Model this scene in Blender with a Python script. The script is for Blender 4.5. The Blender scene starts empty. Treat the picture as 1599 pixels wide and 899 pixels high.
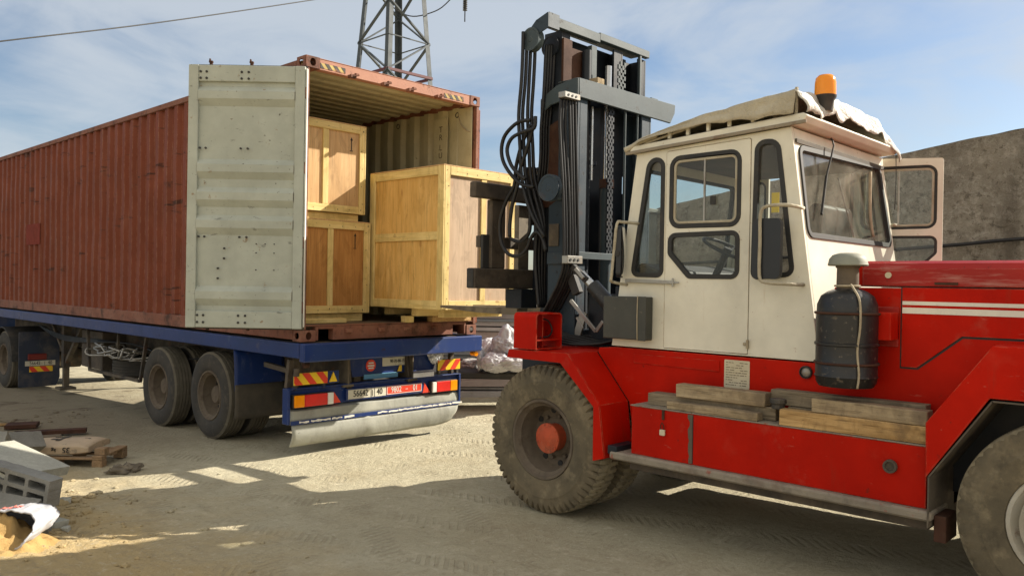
import bpy, bmesh, math, random
from mathutils import Vector, Matrix, noise
from mathutils.geometry import tessellate_polygon
random.seed(7)
S = bpy.context.scene
COL = S.collection
PI = math.pi
R_ = math.radians

# ------------------------------------------------------------ camera, light, exposure
cam = bpy.data.objects.new('camera', bpy.data.cameras.new('camera')); COL.objects.link(cam)
cam.data.sensor_width = 36; cam.data.lens = 36*1266.3/1599
cam.data.clip_start = .05; cam.data.clip_end = 3000
yw, pt, rl = R_(46.445), R_(-.319), R_(.986)
Fv = Vector((math.sin(yw)*math.cos(pt), math.cos(yw)*math.cos(pt), math.sin(pt)))
Rt = Vector((math.cos(yw), -math.sin(yw), 0)); Up = Rt.cross(Fv)
Rr = Rt*math.cos(rl)+Up*math.sin(rl); Ur = -Rt*math.sin(rl)+Up*math.cos(rl)
M = Matrix((( Rr.x, Ur.x, -Fv.x, -4.469), (Rr.y, Ur.y, -Fv.y, -7.164), (Rr.z, Ur.z, -Fv.z, .629), (0,0,0,1)))
cam.matrix_world = M
S.camera = cam
SUN_EL, SUN_AZ = 31.5, Vector((.9,-.44,0)).normalized()     # where the sun stands
sun_dir = Vector((SUN_AZ.x*math.cos(R_(SUN_EL)), SUN_AZ.y*math.cos(R_(SUN_EL)), math.sin(R_(SUN_EL))))
sun = bpy.data.objects.new('sun', bpy.data.lights.new('sun','SUN')); COL.objects.link(sun)
sun.data.energy = 4.7; sun.data.angle = R_(.5); sun.data.color = (1,.91,.77)
sun.rotation_euler = sun_dir.to_track_quat('Z','Y').to_euler(); sun.location = (8,-8,12)
W = bpy.data.worlds.new('World'); S.world = W; W.use_nodes = True
nt = W.node_tree; nt.nodes.clear()
out = nt.nodes.new('ShaderNodeOutputWorld'); bg = nt.nodes.new('ShaderNodeBackground')
sky = nt.nodes.new('ShaderNodeTexSky'); sky.sky_type = 'NISHITA'; sky.sun_disc = False
sky.sun_elevation = R_(SUN_EL); sky.sun_rotation = math.atan2(SUN_AZ.x, SUN_AZ.y)
sky.air_density = 1.0; sky.dust_density = 1.0; sky.ozone_density = 2.6; sky.altitude = 0
tc = nt.nodes.new('ShaderNodeTexCoord'); mp = nt.nodes.new('ShaderNodeMapping')
mp.inputs['Scale'].default_value = (1.0, 1.0, 2.7); mp.inputs['Location'].default_value = (7,2,4); mp.inputs['Rotation'].default_value = (.1,.22,.5)
nt.links.new(tc.outputs['Generated'], mp.inputs[0])
def wn(sc, det, ro, dist=0.):
    n = nt.nodes.new('ShaderNodeTexNoise'); n.inputs['Scale'].default_value = sc
    n.inputs['Detail'].default_value = det; n.inputs['Roughness'].default_value = ro
    n.inputs['Distortion'].default_value = dist; nt.links.new(mp.outputs[0], n.inputs['Vector']); return n
n1 = wn(1.35, 9, .54, .5); n2 = wn(4.5, 8, .56, 1.0)
mm = nt.nodes.new('ShaderNodeMath'); mm.operation='MULTIPLY_ADD'; mm.inputs[1].default_value=.42
nt.links.new(n2.outputs[0], mm.inputs[0]); nt.links.new(n1.outputs[0], mm.inputs[2])
mr = nt.nodes.new('ShaderNodeMapRange'); mr.interpolation_type='SMOOTHSTEP'
mr.inputs[1].default_value=.60; mr.inputs[2].default_value=.88; mr.inputs[3].default_value=.0; mr.inputs[4].default_value=.74
nt.links.new(mm.outputs[0], mr.inputs[0])
mx = nt.nodes.new('ShaderNodeMix'); mx.data_type='RGBA'
nt.links.new(mr.outputs[0], mx.inputs[0]); nt.links.new(sky.outputs[0], mx.inputs[6]); mx.inputs[7].default_value = (5.3,5.7,6.1,1)
# unseen bright cloud bank overhead and behind the camera, added to fill the shade
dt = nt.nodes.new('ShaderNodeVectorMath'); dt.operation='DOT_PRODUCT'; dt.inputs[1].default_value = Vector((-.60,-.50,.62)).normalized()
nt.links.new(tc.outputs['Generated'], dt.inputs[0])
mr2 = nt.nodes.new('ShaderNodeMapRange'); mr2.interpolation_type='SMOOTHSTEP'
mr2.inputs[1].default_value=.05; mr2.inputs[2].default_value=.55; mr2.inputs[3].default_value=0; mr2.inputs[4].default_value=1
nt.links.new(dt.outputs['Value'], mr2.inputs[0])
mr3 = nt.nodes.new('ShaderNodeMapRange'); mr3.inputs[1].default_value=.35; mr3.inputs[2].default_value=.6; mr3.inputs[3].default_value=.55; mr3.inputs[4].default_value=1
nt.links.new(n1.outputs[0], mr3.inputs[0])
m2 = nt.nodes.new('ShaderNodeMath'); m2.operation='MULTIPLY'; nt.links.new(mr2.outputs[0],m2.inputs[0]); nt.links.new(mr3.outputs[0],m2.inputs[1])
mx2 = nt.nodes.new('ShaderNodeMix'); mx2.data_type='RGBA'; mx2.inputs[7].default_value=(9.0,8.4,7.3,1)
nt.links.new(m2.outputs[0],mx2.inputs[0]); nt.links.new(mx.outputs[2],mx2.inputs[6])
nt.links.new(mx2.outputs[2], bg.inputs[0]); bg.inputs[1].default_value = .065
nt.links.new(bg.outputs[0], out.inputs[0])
S.view_settings.view_transform = 'Standard'; S.view_settings.look = 'None'
S.view_settings.exposure = .93; S.view_settings.gamma = 1; S.view_settings.use_curve_mapping = False
S.render.engine = 'CYCLES'

# ------------------------------------------------------------ helpers
def tag(o, label=None, cat=None, group=None, kind=None):
    if label: o['label'] = label
    if cat: o['category'] = cat
    if group: o['group'] = group
    if kind: o['kind'] = kind
    return o
def empty(name, loc, label=None, cat=None, group=None):
    o = bpy.data.objects.new(name, None); COL.objects.link(o); o.location = loc
    o.empty_display_size = .2
    return tag(o, label, cat, group)
def wloc(o):
    v = Vector(o.location)
    while o.parent: o = o.parent; v += Vector(o.location)
    return v
class MB:
    def __init__(s): s.v=[]; s.f=[]; s.m=[]
    def add(s, vs, fs, mi=0):
        b=len(s.v); s.v += [tuple(p) for p in vs]
        for f in fs: s.f.append(tuple(b+i for i in f)); s.m.append(mi)
        return s
    def box(s, x0,x1,y0,y1,z0,z1, mi=0):
        return s.add([(x0,y0,z0),(x1,y0,z0),(x1,y1,z0),(x0,y1,z0),(x0,y0,z1),(x1,y0,z1),(x1,y1,z1),(x0,y1,z1)],
              [(0,3,2,1),(4,5,6,7),(0,1,5,4),(1,2,6,5),(2,3,7,6),(3,0,4,7)], mi)
    def obox(s, c, ax, ay, az, mi=0):     # oriented: centre and half-axis vectors
        c,ax,ay,az = map(Vector,(c,ax,ay,az))
        p=[c+ax*i+ay*j+az*k for k in(-1,1) for i,j in((-1,-1),(1,-1),(1,1),(-1,1))]
        return s.add(p,[(0,3,2,1),(4,5,6,7),(0,1,5,4),(1,2,6,5),(2,3,7,6),(3,0,4,7)],mi)
    def bar(s, a, b, w, h, mi=0, up=(0,0,1)):
        a,b=Vector(a),Vector(b); d=b-a; L=d.length; d.normalize(); u=Vector(up)
        if abs(d.dot(u))>.98: u=Vector((1,0,0))
        x=d.cross(u).normalized(); y=x.cross(d)
        return s.obox((a+b)/2, d*L/2, x*w/2, y*h/2, mi)
    def prism(s, pts, fn, d0, d1, mi=0, holes=()):
        loops=[list(pts)]+[list(h) for h in holes]
        tris=tessellate_polygon([[Vector((p[0],p[1],0)) for p in l] for l in loops])
        flat=[p for l in loops for p in l]; n=len(flat)
        vs=[fn(a,b,d0) for a,b in flat]+[fn(a,b,d1) for a,b in flat]
        fs=[tuple(t) for t in tris]+[tuple(i+n for i in reversed(t)) for t in tris]
        o=0
        for l in loops:
            k=len(l)
            for i in range(k): j=(i+1)%k; fs.append((o+i,o+j,o+j+n,o+i+n))
            o+=k
        return s.add(vs,fs,mi)
    def tube(s, pts, r, n=8, mi=0, caps=True):
        pts=[Vector(p) for p in pts]; rs = r if isinstance(r,(list,tuple)) else [r]*len(pts)
        prev=None; rings=[]
        for i,p in enumerate(pts):
            d=(pts[min(i+1,len(pts)-1)]-pts[max(i-1,0)]).normalized()
            if prev is None:
                u=Vector((0,0,1)) if abs(d.z)<.9 else Vector((1,0,0))
                x=d.cross(u).normalized()
            else: x=(prev-d*prev.dot(d)).normalized()
            prev=x; y=d.cross(x)
            rings.append([p+(x*math.cos(2*PI*k/n)+y*math.sin(2*PI*k/n))*rs[i] for k in range(n)])
        vs=[q for r_ in rings for q in r_]; fs=[]
        for i in range(len(pts)-1):
            for k in range(n): a=i*n+k; b=i*n+(k+1)%n; fs.append((a,b,b+n,a+n))
        if caps: fs.append(tuple(range(n-1,-1,-1))); fs.append(tuple((len(pts)-1)*n+k for k in range(n)))
        return s.add(vs,fs,mi)
    def cyl(s, a, b, r, n=20, mi=0): return s.tube([a,b], r, n, mi)
    def lathe(s, prof, c, axis='x', n=48, mod=None, mi=0, close=False):
        # prof: (along axis, radius)
        vs=[]; 
        for i in range(n):
            t=2*PI*i/n
            for j,(a,r) in enumerate(prof):
                rr = r+(mod(i,j,r) if mod else 0)
                cc,ss=math.cos(t)*rr, math.sin(t)*rr
                if axis=='x': vs.append((c[0]+a,c[1]+cc,c[2]+ss))
                elif axis=='z': vs.append((c[0]+cc,c[1]+ss,c[2]+a))
                else: vs.append((c[0]+cc,c[1]+a,c[2]+ss))
        m=len(prof); fs=[]
        for i in range(n):
            k=(i+1)%n
            for j in range(m-1 if not close else m):
                l=(j+1)%m; fs.append((i*m+j,i*m+l,k*m+l,k*m+j))
        return s.add(vs,fs,mi)
    def build(s, name, mats, parent=None, origin=None, bevel=0, smooth=False, seg=1, auto=None):
        org = Vector(origin) if origin is not None else (wloc(parent) if parent else Vector((0,0,0)))
        me=bpy.data.meshes.new(name); me.from_pydata([tuple(Vector(p)-org) for p in s.v],[],s.f)
        if not isinstance(mats,(list,tuple)): mats=[mats]
        for m in mats: me.materials.append(m)
        me.polygons.foreach_set('material_index', s.m)
        bm=bmesh.new(); bm.from_mesh(me); bmesh.ops.recalc_face_normals(bm, faces=bm.faces); bm.to_mesh(me); bm.free()
        if smooth: me.shade_smooth()
        if auto is not None:
            me.shade_smooth(); me.set_sharp_from_angle(angle=R_(auto))
        o=bpy.data.objects.new(name, me); COL.objects.link(o)
        if parent: o.parent=parent; o.location = org - wloc(parent)
        else: o.location = org
        if bevel:
            b=o.modifiers.new('bevel','BEVEL'); b.width=bevel; b.segments=seg; b.limit_method='ANGLE'; b.angle_limit=R_(40)
            b.harden_normals=False
        return o
def copy_tree(o, parent=None, off=None, z=None):
    c=o.copy(); COL.objects.link(c); c.parent=parent
    if off is not None: c.location = Vector(c.location)+Vector(off)
    for ch in [x for x in bpy.data.objects if x.parent is o]: copy_tree(ch, c)
    return c
fX = lambda a,b,d: (d,a,b)        # plate in the Y-Z plane
fY = lambda a,b,d: (a,d,b)        # plate in the X-Z plane
fZ = lambda a,b,d: (a,b,d)
def rp(pts, r, n=5):              # polygon with rounded corners
    o=[]; k=len(pts); rs = r if isinstance(r,(list,tuple)) else [r]*k
    for i in range(k):
        p=Vector(pts[i]); a=(Vector(pts[i-1])-p); b=(Vector(pts[(i+1)%k])-p)
        la,lb=a.length,b.length; a.normalize(); b.normalize()
        ang=a.angle(b); t=min(rs[i]/math.tan(ang/2), la*.49, lb*.49); rr=t*math.tan(ang/2)
        c=p+(a+b).normalized()*(rr/math.sin(ang/2))
        s0=p+a*t-c; s1=p+b*t-c
        a0=math.atan2(s0.y,s0.x); a1=math.atan2(s1.y,s1.x); da=(a1-a0+PI)%(2*PI)-PI
        for j in range(n+1):
            q=a0+da*j/n; o.append((c.x+rr*math.cos(q), c.y+rr*math.sin(q)))
    return o
def inset(poly, d):
    cx=sum(p[0] for p in poly)/len(poly); cy=sum(p[1] for p in poly)/len(poly); o=[]
    n=len(poly); A=sum(poly[i][0]*poly[(i+1)%n][1]-poly[(i+1)%n][0]*poly[i][1] for i in range(n)); sg=1 if A>0 else -1
    for i in range(n):
        a=Vector(poly[i-1]); b=Vector(poly[(i+1)%n]); t=(b-a)
        if t.length<1e-6: o.append(poly[i]); continue
        t.normalize(); nrm=Vector((-t.y,t.x))*sg
        o.append((poly[i][0]+nrm.x*d, poly[i][1]+nrm.y*d))
    return o
def smooth_path(pts, k=4):
    P=[Vector(p) for p in pts]; o=[]
    for i in range(len(P)-1):
        a=P[max(i-1,0)]; b=P[i]; c=P[i+1]; d=P[min(i+2,len(P)-1)]
        for j in range(k):
            t=j/k; o.append(.5*((2*b)+(c-a)*t+(2*a-5*b+4*c-d)*t*t+(3*b-a-3*c+d)*t**3))
    o.append(P[-1]); return o
def text(s, size, mat, parent, origin, xdir, ydir, name='lettering', ext=.0015, align='CENTER', sx=1.0):
    cu=bpy.data.curves.new(name,'FONT'); cu.body=s; cu.size=size; cu.align_x=align; cu.align_y='CENTER'; cu.extrude=ext; cu.resolution_u=3
    t=bpy.data.objects.new(name,cu); COL.objects.link(t)
    me=bpy.data.meshes.new_from_object(t.evaluated_get(bpy.context.evaluated_depsgraph_get()))
    bpy.data.objects.remove(t); bpy.data.curves.remove(cu)
    x=Vector(xdir).normalized(); y=Vector(ydir).normalized(); z=x.cross(y); x*=sx
    mt=Matrix(((x.x,y.x,z.x,0),(x.y,y.y,z.y,0),(x.z,y.z,z.z,0),(0,0,0,1)))
    me.transform(mt); me.materials.clear(); me.materials.append(mat)
    o=bpy.data.objects.new(name,me); COL.objects.link(o); o.parent=parent
    o.location=Vector(origin)-wloc(parent)
    return o

# ------------------------------------------------------------ materials
class G:
    def __init__(s, name):
        s.mat=bpy.data.materials.new(name); s.mat.use_nodes=True; s.t=s.mat.node_tree; s.t.nodes.clear()
        s.o=s.t.nodes.new('ShaderNodeOutputMaterial'); s.b=s.t.nodes.new('ShaderNodeBsdfPrincipled')
        s.t.links.new(s.b.outputs[0], s.o.inputs[0]); s.c=s.t.nodes.new('ShaderNodeTexCoord')
    def L(s,a,b): s.t.links.new(a,b)
    def vec(s, st=(1,1,1), rot=(0,0,0), off=(0,0,0)):
        m=s.t.nodes.new('ShaderNodeMapping'); m.inputs['Scale'].default_value=st; m.inputs['Rotation'].default_value=rot; m.inputs['Location'].default_value=off
        s.L(s.c.outputs['Object'], m.inputs[0]); return m.outputs[0]
    def noise(s, scale, det=6, ro=.6, st=(1,1,1), rot=(0,0,0), off=(0,0,0), dist=0):
        n=s.t.nodes.new('ShaderNodeTexNoise'); n.inputs['Scale'].default_value=scale; n.inputs['Detail'].default_value=det
        n.inputs['Roughness'].default_value=ro; n.inputs['Distortion'].default_value=dist; s.L(s.vec(st,rot,off), n.inputs['Vector']); return n.outputs[0]
    def vor(s, scale, st=(1,1,1), feat='F1', dist=1.0):
        n=s.t.nodes.new('ShaderNodeTexVoronoi'); n.feature=feat; n.inputs['Scale'].default_value=scale; s.L(s.vec(st), n.inputs['Vector']); return n.outputs[0]
    def rng(s, x, a, b, c=0., d=1.):
        n=s.t.nodes.new('ShaderNodeMapRange'); n.clamp=True
        for i,v in zip((1,2,3,4),(a,b,c,d)): n.inputs[i].default_value=v
        s.L(x,n.inputs[0]); return n.outputs[0]
    def math(s, op, a, b=None):
        n=s.t.nodes.new('ShaderNodeMath'); n.operation=op
        for i,x in enumerate((a,b)):
            if x is None: continue
            if isinstance(x,(int,float)): n.inputs[i].default_value=x
            else: s.L(x,n.inputs[i])
        return n.outputs[0]
    def mix(s, f, a, b, mode='MIX'):
        n=s.t.nodes.new('ShaderNodeMix'); n.data_type='RGBA'; n.blend_type=mode
        for i,x in ((0,f),(6,a),(7,b)):
            if isinstance(x,(int,float)): n.inputs[i].default_value=x
            elif isinstance(x,(tuple,list)): n.inputs[i].default_value=tuple(x[:3])+(1,)
            else: s.L(x,n.inputs[i])
        return n.outputs[2]
    def bump(s, h, st=.3, dist=.01, nrm=None):
        n=s.t.nodes.new('ShaderNodeBump'); n.inputs['Strength'].default_value=st; n.inputs['Distance'].default_value=dist
        s.L(h,n.inputs['Height']); 
        if nrm: s.L(nrm,n.inputs['Normal'])
        return n.outputs[0]
    def edge(s, r=.008):     # worn edges, plus painted rib highlights: bevel normal against true normal
        b=s.t.nodes.new('ShaderNodeBevel'); b.inputs[0].default_value=r; b.samples=4
        g=s.t.nodes.new('ShaderNodeNewGeometry'); d=s.t.nodes.new('ShaderNodeVectorMath'); d.operation='DOT_PRODUCT'
        s.L(b.outputs[0],d.inputs[0]); s.L(g.outputs['Normal'],d.inputs[1]); return s.math('SUBTRACT',1.,d.outputs['Value'])
def surf(name, base, layers=(), rough=.5, metal=0, var=.12, bump=(.15,30,.004), spec=.5, edgew=None, coat=0, rl=.85):
    """layers: (colour, scale, lo, hi, opacity[, stretch[, offset]])"""
    g=G(name)
    dark=[c*(1-var*1.6) for c in base]; lite=[min(1,c*(1+var)) for c in base]
    c=g.mix(g.rng(g.noise(2.3,5,.6),.3,.7), dark, lite)
    r=rough; rs=None
    for L in layers:
        col,sc,lo,hi,op=L[:5]; lo,hi=(lo-.025,hi-.025) if lo>.6 else (lo,hi); st=L[5] if len(L)>5 else (1,1,1); of=L[6] if len(L)>6 else (sc*.37,sc*.11,sc*.7)
        m=g.rng(g.noise(sc,7,.65,st,(0,0,0),of),lo,hi,0,op)
        c=g.mix(m,c,col)
        rs = m if rs is None else g.math('MAXIMUM',rs,m)
    if edgew:
        e=g.math('MULTIPLY', g.rng(g.edge(edgew[1]),.02,.2), g.rng(g.noise(14,5,.7),.42,.6)); c=g.mix(g.math('MULTIPLY',e,edgew[2]), c, edgew[0])
    g.L(c,g.b.inputs['Base Color'])
    if rs is not None: g.L(g.rng(rs,0,1,rough,rl),g.b.inputs['Roughness'])
    else: g.b.inputs['Roughness'].default_value=rough
    g.b.inputs['Metallic'].default_value=metal; g.b.inputs['Specular IOR Level'].default_value=spec
    g.b.inputs['Coat Weight'].default_value=coat
    if bump: g.L(g.bump(g.noise(bump[1],6,.65),bump[0],bump[2]),g.b.inputs['Normal'])
    return g.mat
DUST=(.36,.29,.19); RUST=(.12,.045,.018); DRUST=(.045,.022,.014)
Mt={}
Mt['contred']=surf('container_red_paint',(.195,.046,.018),[((.14,.030,.012),1.1,.40,.72,.6),((.27,.13,.08),5,.58,.78,.25,(1,1,.25)),((.045,.018,.012),2.6,.635,.69,.85,(.25,.45,3.2)),((.05,.025,.02),1.6,.645,.70,.8,(1,.5,2)),((.05,.024,.018),11,.72,.76,.6,(1,1,.5)),((.40,.27,.20),30,.72,.76,.5)],rough=.6,spec=.3,edgew=((.46,.28,.19),.026,.85))  # wide pale edge tint: wear plus painted sky highlights on the ribs
Mt['contrust']=surf('rusty_container_frame',(.21,.075,.042),[((.30,.16,.11),3,.4,.7,.55),(DRUST,5,.52,.66,.8),((.06,.03,.02),22,.55,.68,.6)],rough=.75,bump=(.5,40,.006))
Mt['header']=surf('faded_salmon_header',(.42,.19,.125),[((.50,.28,.19),3,.4,.7,.5),(DRUST,7,.60,.68,.8),((.10,.045,.03),26,.60,.70,.7)],rough=.7,bump=(.4,40,.004))
Mt['beige']=surf('worn_pale_green_beige_paint',(.405,.435,.38),[((.34,.36,.31),1.6,.45,.75,.45),((.26,.275,.24),4,.55,.78,.50,(1,1,.35)),((.22,.13,.06),9,.67,.72,.75),((.05,.035,.025),26,.69,.72,.9),((.10,.10,.09),6,.66,.71,.6,(1,1,3)),((.56,.57,.50),3,.55,.8,.35)],rough=.6,edgew=((.20,.12,.07),.008,.6))
Mt['inner']=surf('container_inside_beige',(.52,.49,.32),[((.32,.28,.16),2,.45,.75,.5),((.20,.16,.09),7,.60,.75,.5,(1,1,.15)),((.06,.05,.03),24,.67,.73,.6)],rough=.6)
Mt['floor']=surf('container_plywood_floor',(.10,.065,.04),[((.20,.15,.10),3,.4,.7,.6)],rough=.8)
Mt['blue']=surf('scratched_blue_paint',(.008,.030,.145),[((.03,.06,.12),2.2,.5,.75,.4),((.16,.19,.24),8,.60,.75,.35,(1,1,.3)),(DRUST,10,.67,.73,.8),(DUST,5,.62,.86,.30),((.5,.5,.46),45,.70,.74,.7)],rough=.45,spec=.35,edgew=((.25,.26,.28),.008,.6))
Mt['bluel']=surf('light_blue_paint',(.12,.33,.52),[(DUST,5,.5,.75,.5)],rough=.5)
Mt['black']=surf('grimy_black_steel',(.030,.029,.028),[(DUST,3,.5,.8,.30),((.07,.05,.035),9,.55,.7,.5)],rough=.7,bump=(.3,50,.003))
Mt['chassis']=surf('dusty_trailer_chassis',(.040,.034,.028),[(DUST,3,.42,.75,.45),(RUST,7,.55,.7,.6)],rough=.8)
Mt['rubber']=surf('dark_tyre_sidewall',(.045,.043,.040),[((.12,.105,.08),2.5,.4,.75,.40),((.20,.165,.12),14,.55,.75,.30)],rough=.85,bump=(.35,90,.002),spec=.25)
Mt['rubberd']=surf('dusty_tyre_tread',(.30,.255,.17),[((.13,.11,.08),3,.4,.68,.6),((.40,.345,.235),12,.5,.7,.5)],rough=.95,bump=(.4,80,.003),spec=.12)
Mt['rubberf']=surf('forklift_tyre_sidewall',(.115,.098,.068),[((.25,.20,.125),3,.40,.68,.6),((.34,.28,.18),9,.52,.70,.5),((.045,.04,.032),5,.55,.7,.6)],rough=.9,bump=(.5,60,.004),spec=.15)
Mt['rim']=surf('brown_dusty_rim',(.115,.092,.07),[((.22,.18,.125),4,.42,.72,.55),((.05,.032,.02),9,.55,.7,.6)],rough=.8,bump=(.3,60,.003),spec=.2)
Mt['rimw']=surf('chalky_white_rim',(.42,.40,.34),[(DUST,4,.4,.7,.6),(RUST,9,.6,.7,.6)],rough=.6)
Mt['hub']=surf('red_orange_hub',(.50,.075,.022),[((.18,.06,.03),7,.45,.7,.65),((.06,.03,.02),13,.56,.7,.6),(DUST,4,.5,.8,.35)],rough=.7,bump=(.6,40,.004))
Mt['red']=surf('worn_forklift_red',(.49,.009,.001),[((.30,.006,.002),1.3,.42,.72,.6),((.40,.012,.004),3,.5,.8,.5,(1,1,.25)),((.46,.07,.04),5,.60,.82,.30),((.20,.04,.02),7,.64,.78,.4,(1.4,1.4,.12)),((.50,.22,.15),34,.71,.76,.35),((.50,.20,.14),12,.70,.74,.25,(.5,.5,2)),((.07,.02,.012),9,.685,.73,.7),(DUST,3.1,.60,.85,.20)],rough=.5,spec=.10,bump=(.22,7,.007),edgew=((.50,.22,.13),.008,.8),rl=.75)
Mt['redhood']=surf('faded_hood_red',(.33,.008,.004),[((.42,.06,.04),3,.42,.72,.5,(1,.3,1)),((.25,.01,.006),2,.5,.75,.5),((.55,.36,.30),9,.61,.72,.5,(1,.12,1)),((.05,.02,.012),26,.67,.71,.8)],rough=.4,spec=.3,bump=(.22,8,.006),edgew=((.6,.36,.28),.008,.85),rl=.65)
Mt['cream']=surf('cream_cab_paint',(.735,.71,.60),[((.64,.60,.475),1.7,.42,.75,.5),((.45,.36,.22),2.6,.60,.85,.30,(1,1,.4)),((.42,.27,.11),7,.68,.80,.55,(1.6,1.6,.14)),((.30,.15,.05),22,.69,.74,.7)],rough=.42,spec=.35,bump=(.10,4,.008),edgew=((.42,.26,.12),.008,.75),rl=.65)
Mt['stripe']=surf('white_stripe_paint',(.72,.70,.60),[((.5,.35,.28),9,.6,.75,.5)],rough=.4)
Mt['mast']=surf('blue_grey_mast_paint',(.022,.038,.055),[((.045,.062,.075),2,.4,.75,.5),((.20,.21,.20),9,.68,.80,.3),((.07,.035,.022),5,.58,.70,.5),((.012,.011,.010),14,.62,.70,.7)],rough=.45,spec=.35,edgew=((.20,.21,.21),.005,.5))
Mt['mastl']=surf('pale_grey_beam_paint',(.046,.066,.076),[((.075,.095,.10),2,.4,.75,.5),((.05,.038,.03),9,.63,.71,.6),((.015,.013,.012),40,.69,.72,.8)],rough=.5,spec=.35,edgew=((.36,.37,.36),.005,.6))
Mt['mastd']=surf('oily_dark_mast_steel',(.009,.013,.020),[((.06,.042,.032),5,.52,.74,.45),((.022,.028,.038),2,.4,.7,.6)],rough=.4,spec=.35)
Mt['mastr']=surf('rust_brown_mast_plate',(.070,.030,.018),[((.035,.02,.015),4,.45,.7,.7),((.11,.065,.04),9,.5,.7,.5),((.02,.015,.012),3,.52,.66,.6,(1,1,.3))],rough=.75,spec=.25,bump=(.4,40,.003))
Mt['carr']=surf('muddy_carriage_steel',(.060,.048,.036),[((.15,.115,.08),3.2,.4,.7,.7),((.03,.022,.016),9,.5,.68,.6),((.20,.16,.11),20,.58,.7,.4)],rough=.75,bump=(.5,45,.004))
Mt['fork']=surf('polished_fork_steel',(.19,.16,.12),[((.30,.25,.17),4,.45,.7,.6),((.06,.045,.035),8,.5,.7,.7)],rough=.5,metal=.4)
Mt['chrome']=surf('bright_cylinder_rod',(.55,.55,.54),[((.25,.22,.18),9,.55,.7,.5)],rough=.22,metal=.9,bump=None)
Mt['steel']=surf('plain_grey_steel',(.36,.35,.32),[((.2,.14,.09),7,.5,.7,.6)],rough=.4,metal=.6)
Mt['hose']=surf('black_rubber_hose',(.011,.011,.012),[((.07,.062,.05),6,.56,.78,.4)],rough=.45,spec=.4,bump=None)
Mt['seal']=surf('black_window_rubber',(.020,.020,.019),[((.12,.10,.07),8,.55,.75,.35)],rough=.6,bump=None)
Mt['blackplate']=surf('faded_black_box',(.045,.047,.040),[((.09,.09,.075),3,.4,.7,.6),((.2,.18,.13),30,.66,.72,.4)],rough=.6)
Mt['acblack']=surf('scratched_black_drum',(.013,.0135,.014),[((.05,.044,.034),5,.52,.78,.45),((.28,.23,.17),34,.62,.72,.40),((.20,.16,.11),9,.64,.70,.4,(1,1,2.5))],rough=.40,bump=(.3,25,.004))
Mt['treadt']=surf('trailer_tyre_tread',(.15,.135,.105),[((.07,.063,.05),3,.4,.68,.6),((.20,.175,.13),12,.5,.7,.5)],rough=.95,bump=(.4,80,.003),spec=.12)
Mt['mback']=surf('navy_black_mirror_shell',(.010,.014,.020),[((.05,.045,.04),6,.6,.8,.3)],rough=.4,bump=None)
Mt['acgrey']=surf('grey_green_intake_cap',(.24,.25,.20),[((.34,.31,.24),6,.45,.7,.6)],rough=.6)
Mt['rope']=surf('dirty_rope',(.42,.36,.25),[((.25,.2,.13),20,.45,.65,.6)],rough=.9)
Mt['check']=surf('worn_tread_plate',(.24,.205,.16),[((.36,.31,.235),4,.4,.7,.6),((.09,.075,.06),14,.5,.7,.5),((.30,.06,.03),9,.64,.68,.7),((.12,.06,.035),5,.56,.70,.5)],rough=.8,bump=(.9,120,.004))
Mt['liner']=surf('brown_wheel_arch_liner',(.105,.085,.062),[((.05,.04,.03),3,.4,.7,.6),(DUST,8,.5,.75,.4)],rough=.75)
Mt['galv']=surf('galvanised_lattice_steel',(.065,.08,.09),[((.04,.045,.05),2,.4,.7,.5)],rough=.6,metal=.1,bump=None)
Mt['dred']=surf('dark_red_steel',(.09,.016,.02),rough=.6,bump=None)
Mt['concrete']=surf('pale_concrete_block',(.42,.42,.36),[((.30,.30,.26),4,.4,.65,.6),((.55,.55,.48),30,.5,.7,.5),((.13,.12,.10),60,.62,.72,.6)],rough=.95,bump=(.9,70,.008))
Mt['concreted']=surf('grey_hollow_block',(.24,.24,.22),[((.16,.155,.14),5,.4,.65,.6),((.34,.33,.30),50,.55,.7,.5)],rough=.95,bump=(.9,80,.008))
Mt['white']=surf('woven_white_plastic',(.44,.45,.48),[((.55,.55,.56),4,.5,.75,.4)],rough=.5,bump=(.35,14,.02))
Mt['dullwhite']=surf('dusty_white_sack',(.62,.62,.66),[((.46,.44,.43),4,.4,.7,.6),((.45,.2,.2),3,.68,.72,.4)],rough=.6,bump=(.6,9,.03))
Mt['sandy']=surf('orange_sand',(.42,.27,.10),[((.5,.36,.16),6,.4,.7,.5)],rough=1,bump=(.8,60,.01))
Mt['paperbrown']=surf('brown_paper_sack',(.50,.39,.27),[((.34,.27,.19),4,.4,.7,.6),((.12,.11,.10),7,.64,.67,.5)],rough=.85,bump=(.6,14,.01))
Mt['paper']=surf('yellowed_data_sheet',(.60,.54,.38),[((.45,.38,.25),9,.45,.7,.4)],rough=.6,bump=None)
Mt['orange']=surf('orange_lens',(.95,.30,.0),rough=.15,bump=None)
Mt['redlens']=surf('red_lens',(.62,.02,.015),rough=.2,bump=(.5,60,.002))
Mt['yellow']=surf('reflective_yellow',(.85,.56,.02),[(DUST,5,.55,.8,.4)],rough=.4,bump=None)
Mt['redrefl']=surf('reflective_red',(.72,.05,.02),[(DUST,5,.55,.8,.3)],rough=.4,bump=None)
Mt['plate']=surf('dirty_white_plate',(.58,.55,.45),[((.3,.26,.18),9,.5,.72,.5)],rough=.5,bump=None)
Mt['ink']=surf('black_ink',(.015,.015,.015),rough=.6,bump=None)
Mt['whiteink']=surf('white_ink',(.72,.70,.64),rough=.6,bump=None)
Mt['skirt']=surf('grey_rubber_skirt',(.28,.285,.25),[((.40,.395,.33),2.5,.4,.7,.5),((.15,.145,.125),5,.5,.7,.6,(1,1,.3)),((.1,.09,.08),24,.68,.72,.6)],rough=.6,bump=(.4,5,.02))
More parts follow.
